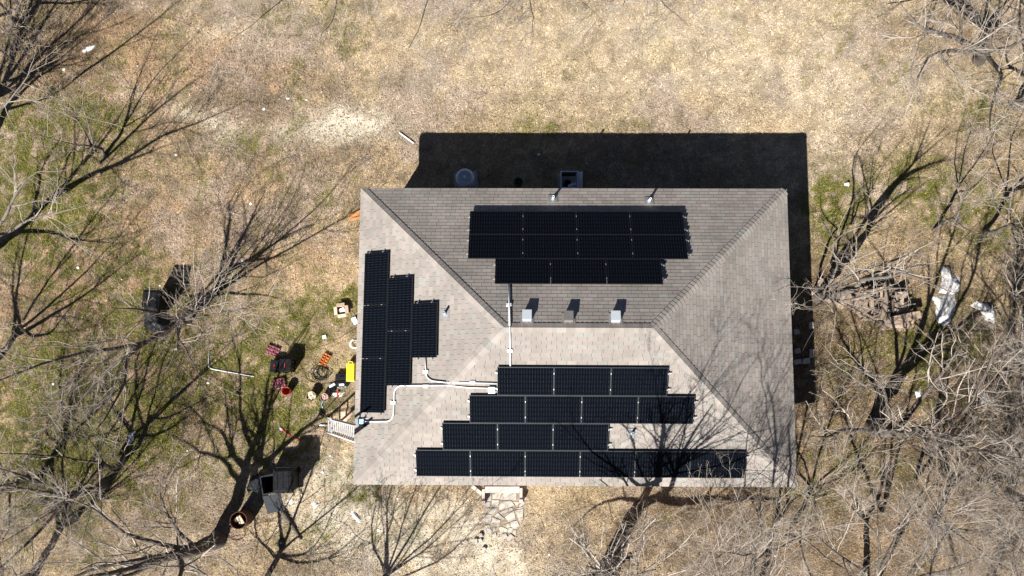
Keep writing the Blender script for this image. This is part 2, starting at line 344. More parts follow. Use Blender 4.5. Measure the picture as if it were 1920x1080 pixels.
scatter('dry_grass', 900000, 1, lambda x, y, g, s, b, r: r.rand(len(x)) < (1-np.clip(s, 0, .92))*(.25+1.3*ss(fbm(x, y, 5.5, 2, 5), .35, .62)), lambda r, n, g: r.uniform(.05, .14, n), U(.008, .021), lambda r, n: r.uniform(.1, .65, n),
        lambda r, n, c, g: c*(r.uniform(.45, 1.2, n)*1.3)[:, None]*np.array([1.05, 1.03, .98]), 'short dead straw coloured grass all over the yard')
scatter('green_weeds', 420000, 2, lambda x, y, g, s, b, r: r.rand(len(x)) < g*.9, lambda r, n, g: r.uniform(.06, .17, n), U(.012, .032), lambda r, n: r.uniform(.15, .7, n),
        lambda r, n, c, g: (np.array([.140,.150,.030])*r.uniform(.4, 1.7, n)[:, None] + np.array([.12,.07,.01])*(r.rand(n, 1)**3)), 'low green weeds in patches between the dead grass')
scatter('fallen_leaves', 330000, 3, lambda x, y, g, s, b, r: r.rand(len(x)) < .05+.8*b*(1-g*.5), lambda r, n, g: r.uniform(.03, .075, n), U(.02, .05), lambda r, n: r.uniform(-.15, .4, n),
        lambda r, n, c, g: np.where(r.rand(n, 1) < .5, np.array([.31,.225,.15]), np.where(r.rand(n, 1) < .6, np.array([.15,.09,.055]), np.array([.40,.27,.16])))*r.uniform(.6, 1.3, (n, 1)), 'brown and pinkish fallen leaves under the trees', 'leaf')

scatter('fallen_twigs', 230000, 6, lambda x, y, g, s, b, r: r.rand(len(x)) < .02+.75*b*ss(fbm(x, y, 1.3, 3, 61), .36, .6)*(1-np.clip(s, 0, 1)), lambda r, n, g: r.uniform(.12, .5, n), U(.006, .016), lambda r, n: r.uniform(.0, .45, n),
        lambda r, n, c, g: np.where(r.rand(n, 1) < .6, np.array([.12,.085,.06]), np.array([.33,.28,.23]))*r.uniform(.6, 1.3, (n, 1)), 'tangle of small fallen twigs and dry brush under the trees')

# ------------------------------------------------------------------ house
house = empty('house', (0, 0, 0), 0, 'single storey house with a grey brown shingled hip roof carrying solar panels', 'house')
wi = .42
w = W/2-wi; d_ = D/2-wi
def wallbox(a, b, t=.2):
    return MB().bar((a[0], a[1], (EAVE-.12)/2), (b[0], b[1], (EAVE-.12)/2), t, EAVE-.12)
for a, b in (((-w, -d_), (w, -d_)), ((-w, d_), (w, d_)), ((-w, -d_+.11), (-w, d_-.11)), ((w, -d_+.11), (w, d_-.11))):
    wallbox(a, b).obj('wall', M['brick'], house)
def window(cx, cy, horizontal, sgn, wd=1.2, hg=1.1, z=1.55):
    f = MB(); t = .05; o = sgn*.125
    for dx in (-wd/2, wd/2): f.box((dx, 0, 0), (t, .07, hg+t))
    for dz in (-hg/2, 0, hg/2): f.box((0, .004, dz), (wd-t, .05, t))
    rz = 0 if horizontal else math.pi/2
    loc = (cx, cy+o, z) if horizontal else (cx+o, cy, z)
    fr = f.obj('window', M['white'], house, loc, (0, 0, rz))
    MB().box((0, 0, 0), (wd-t, .02, hg-t)).obj('pane', M['glass_dark'], fr)
for x in (-5, -2.5, 2.6, 5.1): window(x, -d_, True, -1)
for x in (-4.6, 0.6, 4.4): window(x, d_, True, 1)
for y in (-2, 1.8): window(-w, y, False, -1); window(w, y, False, 1)
dr = MB().box((0, 0, 0), (.92, .06, 2.05)).obj('door', M['white'], house, (-.55, -d_-.125, 1.1)); MB().lathe([(.0,0),(.03,0),(.03,.05),(0,.05)], 8).obj('handle', M['galv'], dr, (.38, -.03, 0), (math.pi/2, 0, 0))
fas = MB(); t = .03
for a, b in (((-W/2, -D/2+t/2), (W/2, -D/2+t/2)), ((-W/2, D/2-t/2), (W/2, D/2-t/2)), ((-W/2+t/2, -D/2+t), (-W/2+t/2, D/2-t)), ((W/2-t/2, -D/2+t), (W/2-t/2, D/2-t))):
    MB().bar((a[0], a[1], EAVE-.09), (b[0], b[1], EAVE-.09), t, .15).obj('fascia', M['white'], house)
MB().box((0, 0, EAVE-.14), (W-.08, D-.08, .02)).obj('soffit', M['white'], house)
r0 = (W-D)/2
rf = MB(); e = EAVE-.012
rf.add([(-W/2,-D/2,e),(W/2,-D/2,e),(W/2,D/2,e),(-W/2,D/2,e),(-r0,0,RIDGE-.012),(r0,0,RIDGE-.012)], [(0,1,5,4),(1,2,5),(2,3,4,5),(3,0,4)])
roof = rf.obj('roof', M['underlay'], house); roof['label'] = 'grey brown three tab shingle hip roof with short ridge'
# shingles
rng = random.Random(4)
EXP, TAB = .131, .305
LV = D/2/CP                                  # slope length
PW, PH, LIFT = 1.7065, .948, .1225
ARR = {'N': (-3.3542, 1.0553), 'S': (-4.9641, .3819), 'W': (-2.5471, .3003)}
# panel slots: (face, column offset, row)
ROWS = {'N': [(0, [0,1,2,3]), (1, [0,1,2,3]), (2, [.5,1.5,2.5])], 'S': [(0, [0,1,2,3,4,5]), (1, [.5,1.5,2.5]), (2, [1,2,3,4]), (3, [1.5,2.5,3.5])],
        'W': [(0, [0,1,2]), (1, [.5,1.5]), (2, [1])]}
def fpoint(k, u, v, h=0):                    # u is world x (N,S) or world y (W,E)
    sgn = {'N': -1, 'S': 1, 'W': -1, 'E': 1}[k]
    return FO[k] + FU[k]*(u*sgn) + FV[k]*v + FN[k]*h
def covered(k, u, v):
    if k not in ARR: return False
    a, b = ARR[k]; r = (v-b)/PH
    for row, cols in ROWS[k]:
        if row-.05 <= r < row+1.1 or (k == 'N' and row-.5 <= r < row+1): 
            c = (u-a)/PW
            if cols[0]-.05 <= c <= cols[-1]+1.05: return True
    return False
def tint():
    base = np.array([.305,.275,.247]) if rng.random() < .75 else np.array([.309,.272,.247])
    if rng.random() < .12: base = np.array([.291,.277,.252])
    return base*rng.uniform(.89, 1.11)
full = []; cv = []; cf = []; cc = []
def slab(quad, k):
    """quad: (u,v) bottom-left, bottom-right, top-right, top-left in local face metres"""
    hs = (.009, .009, .001, .001); P = [FO[k]+FU[k]*u+FV[k]*v+FN[k]*h for (u, v), h in zip(quad, hs)]
    B = [FO[k]+FU[k]*u+FV[k]*v+FN[k]*(-.004) for (u, v) in quad]
    n = len(cv); cv.extend(P+B); cf.extend([(n,n+1,n+2,n+3),(n+4,n+5,n+1,n),(n+5,n+6,n+2,n+1),(n+7,n+4,n,n+3)])
    t = tint(); cc.extend([t]*8)
for k in 'NSWE':
    hw = (W if k in 'NS' else D)/2; nrow = int(LV/EXP)+1
    for i in range(nrow):
        v0 = i*EXP; v1 = min(v0+EXP+.012, LV)
        if v1-v0 < .03: continue
        lo = hw - v0*CP; lo1 = hw - v1*CP
        off = ((i*.5) % 1)*TAB + rng.uniform(-.02, .02) + (rng.random() < .12)*.1
        a = -math.ceil((lo+TAB)/TAB)*TAB + off
        while a < lo:
            u0, u1 = a+.004, a+TAB-.004; a += TAB
            if u1 < -lo+.01 or u0 > lo-.01: continue
            if u0 >= -lo1 and u1 <= lo1 and v1-v0 > EXP*.9:
                full.append((k, (u0+u1)/2, v0))
            else:
                b0, b1 = max(u0, -lo), min(u1, lo); t0, t1 = max(u0, -lo1), min(u1, lo1)
                if t0 > t1: t0 = t1 = (max(min(t0, lo1), -lo1))
                slab([(b0, v0), (b1, v0), (t1, v1), (t0, v1)], k)
def vis_size(s):
    k, u, v = s; uu = u*{'N': -1, 'S': 1, 'W': -1, 'E': 1}[k]
    if covered(k, uu, v): return 0
    p = FO[k]+FU[k]*u+FV[k]*v; vd = (Vector(CAM)-p); return vd.normalized().dot(FN[k])/vd.length_squared
full.sort(key=vis_size, reverse=True)
tabs = []
for i in range(10):
    x, t = TAB/2-.004, tint(); vv = [(-x,0,.009),(x,0,.009),(x,EXP+.012,.001),(-x,EXP+.012,.001),(-x,0,-.004),(x,0,-.004),(x,EXP+.012,-.004),(-x,EXP+.012,-.004)]
    fs = [(0,1,2,3),(4,5,1,0),(5,6,2,1),(7,4,0,3)]
    tabs.append(np_mesh('shingle', np.array(vv), np.array(fs).ravel(), np.full(4, 4), M['shingle'], np.tile(t, (8, 1))))
for i, (k, u, v) in enumerate(full[:300]):
    o = link('shingle', tabs[rng.randrange(10)], roof); o.matrix_local = face_matrix(k, FO[k]+FU[k]*u+FV[k]*v)
for (k, u, v) in full[300:]:
    x = TAB/2-.004; slab([(u-x, v), (u+x, v), (u+x, v+EXP+.012), (u-x, v+EXP+.012)], k)
me = np_mesh('shingle_field', np.array([tuple(p) for p in cv]), np.array(cf).ravel(), np.full(len(cf), 4), M['shingle'], np.array(cc))
tag(link('shingle_field', me, roof), kind='stuff')
# hip and ridge caps
R1, R2 = Vector((-r0, 0, RIDGE)), Vector((r0, 0, RIDGE))
def caps(a, b, n1, n2, light=False):
    t = (b-a).normalized(); a = a+t*.10 if abs(a.z-b.z) > .5 else a; L = (b-a).length; n = int(L/.142)
    s1 = n1.cross(t).normalized(); s2 = t.cross(n2).normalized()
    mid = (n1+n2).normalized()
    if s1.dot(mid) > 0: s1 = -s1
    if s2.dot(mid) > 0: s2 = -s2
    if s1.dot(s2) > .5: s2 = -s2
    for i in range(n):
        p = a+t*(i*L/n); q = a+t*((i+1)*L/n+.03); wd = .150
        lift = .022
        top0 = p+mid*(lift+.014); top1 = q+mid*(lift+.002)
        vv = [p+s1*wd+n1*(.026), p+s1*.03+mid*(.036), p+mid*.040, p+s2*.03+mid*.036, p+s2*wd+n2*.026, q+s1*wd+n1*.014, q+s1*.03+mid*.022, q+mid*.026, q+s2*.03+mid*.022, q+s2*wd+n2*.014,
              p+s1*wd, p, p+s2*wd]
        fs = [(0,1,6,5),(1,2,7,6),(2,3,8,7),(3,4,9,8),(10,11,1,0),(11,2,1),(11,3,2),(11,12,4,3),(10,0,5),(12,9,4)]
        tt = tint()*(1.0 if not light else (1.08 if rng.random() < .45 else 1.0))
        # vertices relative to p
        me = bpy.data.meshes.new('ridge_cap'); me.from_pydata([tuple(x-p) for x in vv], [], fs)
        ca = me.color_attributes.new('tint', 'FLOAT_COLOR', 'POINT'); ca.data.foreach_set('color', np.tile([*tt, 1], (len(vv), 1)).astype(np.float32).ravel())
        me.materials.append(M['shingle']); link('ridge_cap', me, roof, p)
caps(Vector((-W/2, D/2, EAVE)), R1, FN['N'], FN['W']); caps(Vector((W/2, D/2, EAVE)), R2, FN['N'], FN['E'])
caps(Vector((-W/2, -D/2, EAVE)), R1, FN['S'], FN['W'], True); caps(Vector((W/2, -D/2, EAVE)), R2, FN['S'], FN['E'])
caps(R1, R2, FN['N'], FN['S'])

# ------------------------------------------------------------------ solar panels, each one lies on rails
pf = MB(); L2, H2, T_ = PW/2-.007, PH/2-.007, .036
for (c, dd) in (((0, H2-.0055, -T_/2), (2*L2, .011, T_)), ((0, -H2+.0055, -T_/2), (2*L2, .011, T_)), ((L2-.0055, 0, -T_/2), (.011, 2*H2-.023, T_)), ((-L2+.0055, 0, -T_/2), (.011, 2*H2-.023, T_))): pf.box(c, dd)
pf_me = pf.mesh('frame', M['frame_sheen']); pf_blk = pf.mesh('frame', M['frame'])
pg_me = MB().box((0, 0, -.008), (2*L2-.023, 2*H2-.023, .008)).mesh('cell_sheet', M['cells'])
ORD = ['first', 'second', 'third', 'fourth', 'fifth', 'sixth']
FACE = {'N': 'upper roof slope', 'S': 'lower roof slope', 'W': 'left roof slope'}
WROT = Matrix.Rotation(math.radians(-.35), 4, 'Z')
def panel_label(k, row, i, n):
    if k == 'W':
        col = ['eave side column', 'middle column', 'single panel column'][row]
        if row == 2: return 'black solar panel standing alone in the column nearest the pipe on the left slope'
        return f'black solar panel, {ORD[n-1-i]} from the top in the {col} of the left slope'
    name = {'N': ['top', 'middle', 'bottom'], 'S': ['bottom', 'third', 'second', 'top']}[k][row]
    return f'black solar panel, {ORD[i]} from the left in the {name} row on the {FACE[k]}'
def wfix(k, p):
    if k != 'W': return p
    c = fpoint('W', 0, 1.5); return c + WROT.to_3x3() @ (p-c)
for k in 'NSW':
    a, b = ARR[k]
    for row, cols in ROWS[k]:
        for i, c in enumerate(cols):
            p = wfix(k, fpoint(k, a+(c+.5)*PW, b+(row+.5)*PH, LIFT))
            o = bpy.data.objects.new('solar_panel', None); COL.objects.link(o); o.empty_display_size = .3
            o.matrix_world = face_matrix(k, p)
            if k == 'W': o.rotation_euler.rotate_axis('Z', math.radians(-.35))
            tag(o, panel_label(k, row, i, len(cols)), 'solar panel', 'solar panels on the roof')
            link('frame', pf_me if k == 'S' else pf_blk, o); link('cell_sheet', pg_me, o)
# rails under each row, with clamps between the panels
SLOPE = {'N': 'upper', 'S': 'lower', 'W': 'left'}
for k in 'NSW':
    a, b = ARR[k]
    for row, cols in ROWS[k]:
        for ri, q in enumerate((.22, .78)):
            u0 = a+cols[0]*PW-.06; u1 = a+(cols[-1]+1)*PW+(.10 if k != 'W' else .06); v = b+(row+q)*PH
            p0, p1 = wfix(k, fpoint(k, u0, v, .062)), wfix(k, fpoint(k, u1, v, .062)); mid = (p0+p1)/2
            o = bpy.data.objects.new('mounting_rail', None); COL.objects.link(o); o.matrix_world = face_matrix(k, mid)
            L = (p1-p0).length; rowname = {'N': ['top', 'middle', 'bottom'], 'S': ['bottom', 'third', 'second', 'top'], 'W': ['eave side', 'middle', 'inner']}[k][row]
            if k == 'W': side_ = ('outer', 'inner')[ri]
            else: side_ = ('lower', 'upper')[ri] if k == 'S' else ('upper', 'lower')[ri]
            tag(o, f'metal rail, {side_} one under the {rowname} line of panels on the {SLOPE[k]} slope', 'rail', 'mounting rails under the panels')
            MB().box((0, 0, 0), (L, .035, .045)).obj('rail_bar', M['alu_rail'], o)
            ft = MB().box((0, 0, 0), (.07, .06, .022)).mesh('foot', M['alu_rail'])
            nft = max(2, int(L/1.2)+1)
            for j in range(nft): link('foot', ft, o, (-L/2+.12+(L-.24)*j/(nft-1), 0, -.034))
            cl = MB().box((0, 0, 0), (.018, .05, .05)).mesh('clamp', M['alu_rail']); sg = -1 if k in 'NW' else 1
            for c in list(cols)+[cols[-1]+1]:
                uu = a+c*PW; link('clamp', cl, o, (sg*(uu-(u0+u1)/2), 0, .044))

# ------------------------------------------------------------------ roof vents, pipes, conduit
def box_vent(px, py, m, label):
    k, p = roof_face(px, py); o = bpy.data.objects.new('roof_vent', None); COL.objects.link(o); o.matrix_world = face_matrix(k, p)
    tag(o, label, 'roof vent', 'box vents below the ridge')
    MB().box((0, 0, .016), (.40, .40, .006)).obj('flashing', M['shingle_metal'], o)
    v = MB(); v.add([(-.13,-.13,.02),(.13,-.13,.02),(.13,.13,.02),(-.13,.13,.02),(-.13,-.16,.17),(.13,-.16,.17),(.13,.13,.13),(-.13,.13,.13)], [(0,1,5,4),(1,2,6,5),(2,3,7,6),(3,0,4,7),(4,5,6,7)])
    v.obj('vent_body', m, o, bevel=.008)
    h = MB(); h.add([(-.14,-.17,.175),(.14,-.17,.175),(.14,.14,.135),(-.14,.14,.135),(-.14,-.17,.19),(.14,-.17,.19),(.14,.14,.15),(-.14,.14,.15)], [(0,3,2,1),(4,5,6,7),(0,1,5,4),(1,2,6,5),(2,3,7,6),(3,0,4,7)])
    h.obj('hood', m, o)
M['shingle_metal'] = mat('painted_flashing', (.25,.235,.225), .7)
M['vent_white'] = mat('pale_metal_vent', (.72,.78,.8), .4, .3, noise=(14, .4, (.55,.6,.64)))
M['vent_brown'] = mat('weathered_metal_vent', (.20,.18,.17), .55, .3, noise=(10, .5, (.32,.3,.28)))
box_vent(988, 596, M['vent_white'], 'pale metal roof vent nearest the white conduit below the ridge')
box_vent(1066, 598, M['vent_brown'], 'dull brown metal roof vent, middle one of three below the ridge')
box_vent(1154, 598, M['vent_white'], 'pale metal roof vent nearest the right hip below the ridge')
def pipe(px, py, m, label, h=.36):
    k, p = roof_face(px, py); o = empty('vent_pipe', p, 0, label, 'vent pipe', 'plumbing vent pipes on the roof')
    q = FN[k].to_track_quat('Z', 'Y').to_matrix().to_4x4()
    fl = MB().box((0, 0, .018), (.30, .32, .006)).obj('flashing', M['flash'], o); fl.matrix_local = q
    MB().lathe([(.085, .0), (.06, .09), (.045, .12)], 14).obj('boot', M['galv'], o, smooth=True)
    MB().lathe([(.038, .02), (.038, h), (.028, h), (.028, h-.1)], 14).obj('pipe', m, o, smooth=True)
M['flash'] = mat('lead_flashing', (.26,.265,.27), .6, .3)
pipe(1037, 373, M['white_plastic'], 'white vent pipe left of the panels near the top eave, first of two')
pipe(1217, 377, M['white_plastic'], 'white vent pipe above the right end of the upper panel array')
pipe(834, 588, M['white_plastic'], 'white vent pipe beside the single panel on the left slope', .3)
pipe(1185, 812, M['white_plastic'], 'white vent pipe between two panel rows under the branch shadows', .26)
def smooth_path(pts, r=.14):
    pts = [Vector(p) for p in pts]; out = [pts[0]]
    for i in range(1, len(pts)-1):
        a, b, c = pts[i-1], pts[i], pts[i+1]; p = b+(a-b).normalized()*min(r, (a-b).length*.45); q = b+(c-b).normalized()*min(r, (c-b).length*.45)
        for t in (0, .25, .5, .75, 1): out.append((p*(1-t)+b*t)*(1-t)+(b*(1-t)+q*t)*t)
    return out+[pts[-1]]
def conduit(pts, label, r=.021, sup=()):
    P = [RT(x, y, .055) for x, y in pts]; o = empty('conduit', P[0], 0, label, 'conduit')
    MB().tube([p-P[0] for p in smooth_path(P)], r, 8).obj('tube', M['white_plastic'], o, smooth=True)
    for (x, y, rz) in sup:
        k, p = roof_face(x, y, .02); b = MB().box((0, 0, .02), (.16 if rz else .10, .10 if rz else .19, .045)).obj('support_block', M['white_plastic'], o, bevel=.006)
        b.matrix_local = Matrix.Translation(-P[0]) @ face_matrix(k, p)
ridge_y = 612
conduit([(954, 530), (955.5, 611)], 'thin pale conduit from the upper panel array up to the ridge', .022, [(954, 572, 1)])
conduit([(956, 613), (957, 692)], 'white conduit from the ridge down into the top row of the lower array', .022, [(956, 657, 1)])
conduit([(797, 668), (799, 706), (808, 714), (836, 717)], 'short bent white conduit leaving the single panel on the left slope', .021, [(799, 697, 0)])
conduit([(838, 717), (886, 718), (934, 719)], 'white conduit running across to the lower array just above the junction box', .021, [(886, 716, 1)])
conduit([(836, 722.5), (880, 727), (918, 727.5)], 'white conduit ending at the small junction box beside the lower array', .021)
conduit([(834, 722.5), (748, 723), (739, 732), (738, 780), (730, 790), (684, 790.5)], 'long bent white conduit dropping from the left array down to the ladder', .021, [(799, 724, 0), (738, 755, 0)])
k, p = roof_face(922, 729); o = bpy.data.objects.new('junction_box', None); COL.objects.link(o); o.matrix_world = face_matrix(k, p)
tag(o, 'small white square junction box at the left edge of the lower array', 'junction box')
MB().box((0, 0, .055), (.19, .19, .09)).obj('box_body', M['white_plastic'], o, bevel=.01); MB().box((0, 0, .108), (.205, .205, .012)).obj('lid', M['white_plastic'], o)
k, p = roof_face(679, 790); o = bpy.data.objects.new('conduit_elbow', None); COL.objects.link(o); o.matrix_world = face_matrix(k, p)
tag(o, 'blue and white taped conduit elbow on the eave beside the ladder', 'conduit fitting')
MB().box((0, .0, .05), (.16, .30, .07)).obj('elbow_body', M['blue'], o, bevel=.02)
MB().tube([(-.02, .02, .06), (-.06, .1, .08), (-.1, .16, .02), (-.1, .2, -.1)], .03, 8).obj('elbow_tube', M['white_plastic'], o, smooth=True)
MB().box((.12, .14, .05), (.07, .07, .09)).obj('cap', M['black_plastic'], o)
# ------------------------------------------------------------------ bare trees
def resample(pts, n):
    pts = np.asarray(pts, float)
    if len(pts) == 2: pts = np.array([pts[0], (pts[0]+pts[1])/2, pts[1]])
    P = np.vstack([2*pts[0]-pts[1], pts, 2*pts[-1]-pts[-2]]); out = []
    m = len(pts)-1
    for t in np.linspace(0, m-1e-6, n):
        i = int(t); f = t-i; a, b, c, d = P[i:i+4]
        out.append(.5*((2*b)+(-a+c)*f+(2*a-5*b+4*c-d)*f*f+(-a+3*b-3*c+d)*f**3))
    return np.array(out)
def tubes(P, R, sides):
    """P (N,n,3), R (N,n) -> verts, quads"""
    N, n, _ = P.shape; T = np.gradient(P, axis=1); T /= np.linalg.norm(T, axis=2, keepdims=True)+1e-9
    ref = np.where(np.abs(T[:, :1, 2:3]) < .8, np.array([0, 0, 1.]), np.array([1., 0, 0])); ref = np.broadcast_to(ref, P.shape)
    A = np.cross(T, ref); A /= np.linalg.norm(A, axis=2, keepdims=True)+1e-9; B = np.cross(A, T)
    ang = np.arange(sides)*2*np.pi/sides
    V = P[:, :, None, :] + R[:, :, None, None]*(A[:, :, None, :]*np.cos(ang)[None, None, :, None] + B[:, :, None, :]*np.sin(ang)[None, None, :, None])
    idx = np.arange(N*n*sides).reshape(N, n, sides); a = idx[:, :-1]; b = np.roll(idx, -1, axis=2)[:, :-1]; c = np.roll(idx, -1, axis=2)[:, 1:]; d = idx[:, 1:]
    return V.reshape(-1, 3), np.stack([a, b, c, d], -1).reshape(-1, 4)
def tube_mesh(name, sets, mt):
    vs_, fs = [], []; o = 0
    for P, R, s in sets:
        v, f = tubes(P, R, s); vs_.append(v); fs.append(f+o); o += len(v)
    v = np.concatenate(vs_); f = np.concatenate(fs)
    return np_mesh(name, v, f.ravel(), np.full(len(f), 4), mt, None, True)
def spawn(r, P, R, k, ratio, amin, amax, n, wig, up, rr, tmin=.15, rfloor=.0035):
    N, m, _ = P.shape; seg = np.linalg.norm(np.diff(P, axis=1), axis=2); L = seg.sum(1)
    kk = np.maximum(1, np.round(k*L*r.uniform(.7, 1.3, N)).astype(int)) if isinstance(k, float) else np.full(N, k)
    idx = np.repeat(np.arange(N), kk); Q = len(idx); t = tmin+(1-tmin)*r.uniform(0, 1, Q)**.85; s = t*(m-1)*.999; i = s.astype(int); f = (s-i)[:, None]
    p0 = P[idx, i]*(1-f)+P[idx, i+1]*f; T = P[idx, i+1]-P[idx, i]; T /= np.linalg.norm(T, axis=1, keepdims=True)+1e-9
    rad = R[idx, i]*(1-f[:, 0])+R[idx, i+1]*f[:, 0]
    q = r.normal(size=(Q, 3)); q -= T*(q*T).sum(1, keepdims=True); q /= np.linalg.norm(q, axis=1, keepdims=True)+1e-9
    a = r.uniform(amin, amax, Q)[:, None]; d = T*np.cos(a)+q*np.sin(a); d[:, 2] += up; d /= np.linalg.norm(d, axis=1, keepdims=True)
    ln = L[idx]*ratio*r.uniform(.6, 1.35, Q)*(1.15-.55*t)
    out = np.zeros((Q, n, 3)); out[:, 0] = p0; step = (ln/(n-1))[:, None]
    bend = r.normal(size=(Q, 3))*wig*.6
    for j in range(1, n):
        d = d+r.normal(size=(Q, 3))*wig+bend*.4; d[:, 2] += up*.25; d /= np.linalg.norm(d, axis=1, keepdims=True); out[:, j] = out[:, j-1]+d*step
    r0_ = np.clip(rad*rr, rfloor, None)
    rr_ = r0_[:, None]*np.linspace(1, .45, n)[None, :]
    lowest = out[:, :, 2].min(1) > .12
    return out[lowest], rr_[lowest]
def keep_off_roof(P, R):
    e = P[:, -1]; inside = (np.abs(e[:, 0]) < W/2) & (np.abs(e[:, 1]) < D/2)
    rz = np.minimum(EAVE+TP*(W/2-np.abs(e[:, 0])), EAVE+TP*(D/2-np.abs(e[:, 1])))
    k = ~(inside & (e[:, 2] < rz+.15)); return P[k], R[k]
def tree(label, seed, base, trunk, limbs, dens=1.0, group='bare trees around the house', twig=1.0, fine=True, r0=.16, lm='limb'):
    """trunk: list of 3D points from the ground; limbs: list of (points, start radius)"""
    r = np.random.RandomState(seed); b = np.array(base, float)
    t = empty('bare_tree', base, 0, label, 'tree', group)
    tp = resample(trunk, 9); tp[1:-1] += r.normal(size=(7, 3))*.018; trad = np.linspace(r0*1.0, r0*.72, 9); trad[0] = r0*1.45; trad[1] = r0*1.12
    tp[0, 2] = -.05
    link('trunk', tube_mesh('trunk', [((tp-b)[None], trad[None], 12)], M['bark']), t)
    lp, lr = [], []
    for pts, ra in limbs:
        q = resample(pts, 10); L = np.linalg.norm(q[-1]-q[0]); q[1:] += np.cumsum(r.normal(size=(9, 3))*.03*L/3, 0)*.6
        rad = ra*np.linspace(1, .13, 10)**1.0
        link('limb', tube_mesh('limb', [((q-b)[None], rad[None], 8)], M['limb_shaded' if seed in (11,12,13,18,19,20,32,33,34,35) else 'limb']), t)
        lp.append(q); lr.append(rad)
    LP, LR = np.array(lp), np.array(lr)
    P1, R1_ = spawn(r, LP, LR, 2.5*dens, .42, .45, 1.05, 7, .13, .10, .42, .2, .007); P1, R1_ = keep_off_roof(P1, R1_)
    P2, R2_ = spawn(r, P1, R1_, 4.0*dens, .42, .4, 1.0, 6, .17, .06, .52, .12, .005); P2, R2_ = keep_off_roof(P2, R2_)
    link('branches', tube_mesh('branches', [((P1-b), R1_, 5), ((P2-b), R2_, 4)], M['limb'] if False else M['twig']), t)['kind'] = 'stuff'
    P3, R3 = spawn(r, P2, R2_, 4.6*twig, .5, .4, 1.0, 5, .18, .03, .58, .1, .0033); P3, R3 = keep_off_roof(P3, R3)
    P4, R4 = spawn(r, P3, R3, 4.6*twig, .5, .4, .9, 3, .16, .02, .7, .2, .0028) if fine else (P3[:0], R3[:0])
    cap = 5600
    if len(P4) > cap: k = r.choice(len(P4), cap, False); P4, R4 = P4[k], R4[k]
    if len(P3) > 2400: k = r.choice(len(P3), 2400, False); P3, R3 = P3[k], R3[k]
    sets = [((P3-b), R3, 3)] + ([((P4[:, [0, 2]]-b), R4[:, [0, 2]], 3)] if len(P4) else [])
    link('twigs', tube_mesh('twigs', sets, M['twig']), t)['kind'] = 'stuff'
    return t
def auto_tree(label, seed, px, py, H, spread, n=5, lean=(0, 0), fork=.3, dens=1.0, r0=.13, twig=1.0, arc=(0, 6.283), group='bare trees around the house', stems=1):
    r = np.random.RandomState(seed+500); b = np.array(G(px, py)); top = b+np.array([lean[0]*fork, lean[1]*fork, H*fork])
    limbs = []
    for i in range(n):
        a = arc[0]+(arc[1]-arc[0])*(i+.5*r.rand())/n; s = spread*r.uniform(.65, 1.15); h = H*(1-fork)*r.uniform(.6, 1.05)
        st = top-np.array([0, 0, r.uniform(0, .25)*H*fork]); e = b+np.array([lean[0]+s*math.cos(a), lean[1]+s*math.sin(a), H*fork+h])
        m = st+(e-st)*.45; m[:2] += (e-st)[:2]*.12+r.normal(size=2)*.15; m[2] -= h*.06
        limbs.append(([st, m, e], r0*r.uniform(.38, .55)))
    return tree(label, seed, tuple(b), [b, (b+top)/2+np.array([*r.normal(size=2)*.08, 0]), top], limbs, dens, group, twig, True, r0)
def S(*a): return [SH(*p) for p in a]
def Rr(*a): return [SR(*p) for p in a]
# bottom centre tree whose shadow climbs over the lower roof
tree('large bare tree at the bottom edge whose forked shadow falls across the lower roof', 11, G(1143, 1062), [np.array(G(1143, 1062)), SH(1170, 998, 1.0), SH(1198, 948, 2.1)], [
    (S((1198,948,2.1),(1214,922,3.0))+Rr((1232,905,5.6),(1240,860,6.6),(1243,800,7.7),(1238,742,8.8)), .15),
    (S((1198,948,2.1),(1235,930,2.7),(1258,915,3.3))+Rr((1264,912,5.6),(1280,876,6.3),(1305,830,7.2),(1345,770,8.4)), .15),
    (Rr((1238,900,5.0),(1196,910,5.2),(1172,880,6.0),(1120,846,6.9),(1072,790,7.9)), .09),
    (S((1235,930,2.7),(1285,945,3.4),(1330,938,4.2),(1400,942,5.1),(1455,940,5.8)), .15),
    (S((1196,938,2.3),(1160,932,3.0),(1115,945,3.6),(1060,990,4.4)), .07),
    ], .8, r0=.29, twig=1.0)
tree('large bare tree beside the burn barrel with a dark leaning trunk, lower left', 12, G(408, 1012), [np.array(G(408, 1012)), SH(440, 942, 1.4), SH(460, 888, 2.5)], [
    (S((460,888,2.5),(440,842,3.3),(422,800,4.2),(385,780,5.2)), .11), (S((460,888,2.5),(475,840,3.4),(492,795,4.3),(500,740,5.4),(515,680,6.6)), .14),
    (S((466,880,2.6),(515,850,3.3),(560,805,4.2),(605,772,5.2),(665,745,6.2)), .12), (S((452,905,2.2),(425,870,3.2),(370,840,4.4),(300,800,5.6)), .09),
    ([IM(380,1016,1.8),IM(330,1028,2.8),IM(250,1010,3.6),IM(180,960,4.6),IM(110,925,5.4)], .10), ([IM(385,1016,1.6),IM(320,1035,3.0),IM(250,1050,4.2),IM(160,1060,5.4)], .09),
    ([IM(360,1020,2.4),IM(320,980,3.4),IM(300,920,4.4),IM(310,870,5.4)], .07)], .7, r0=.24)
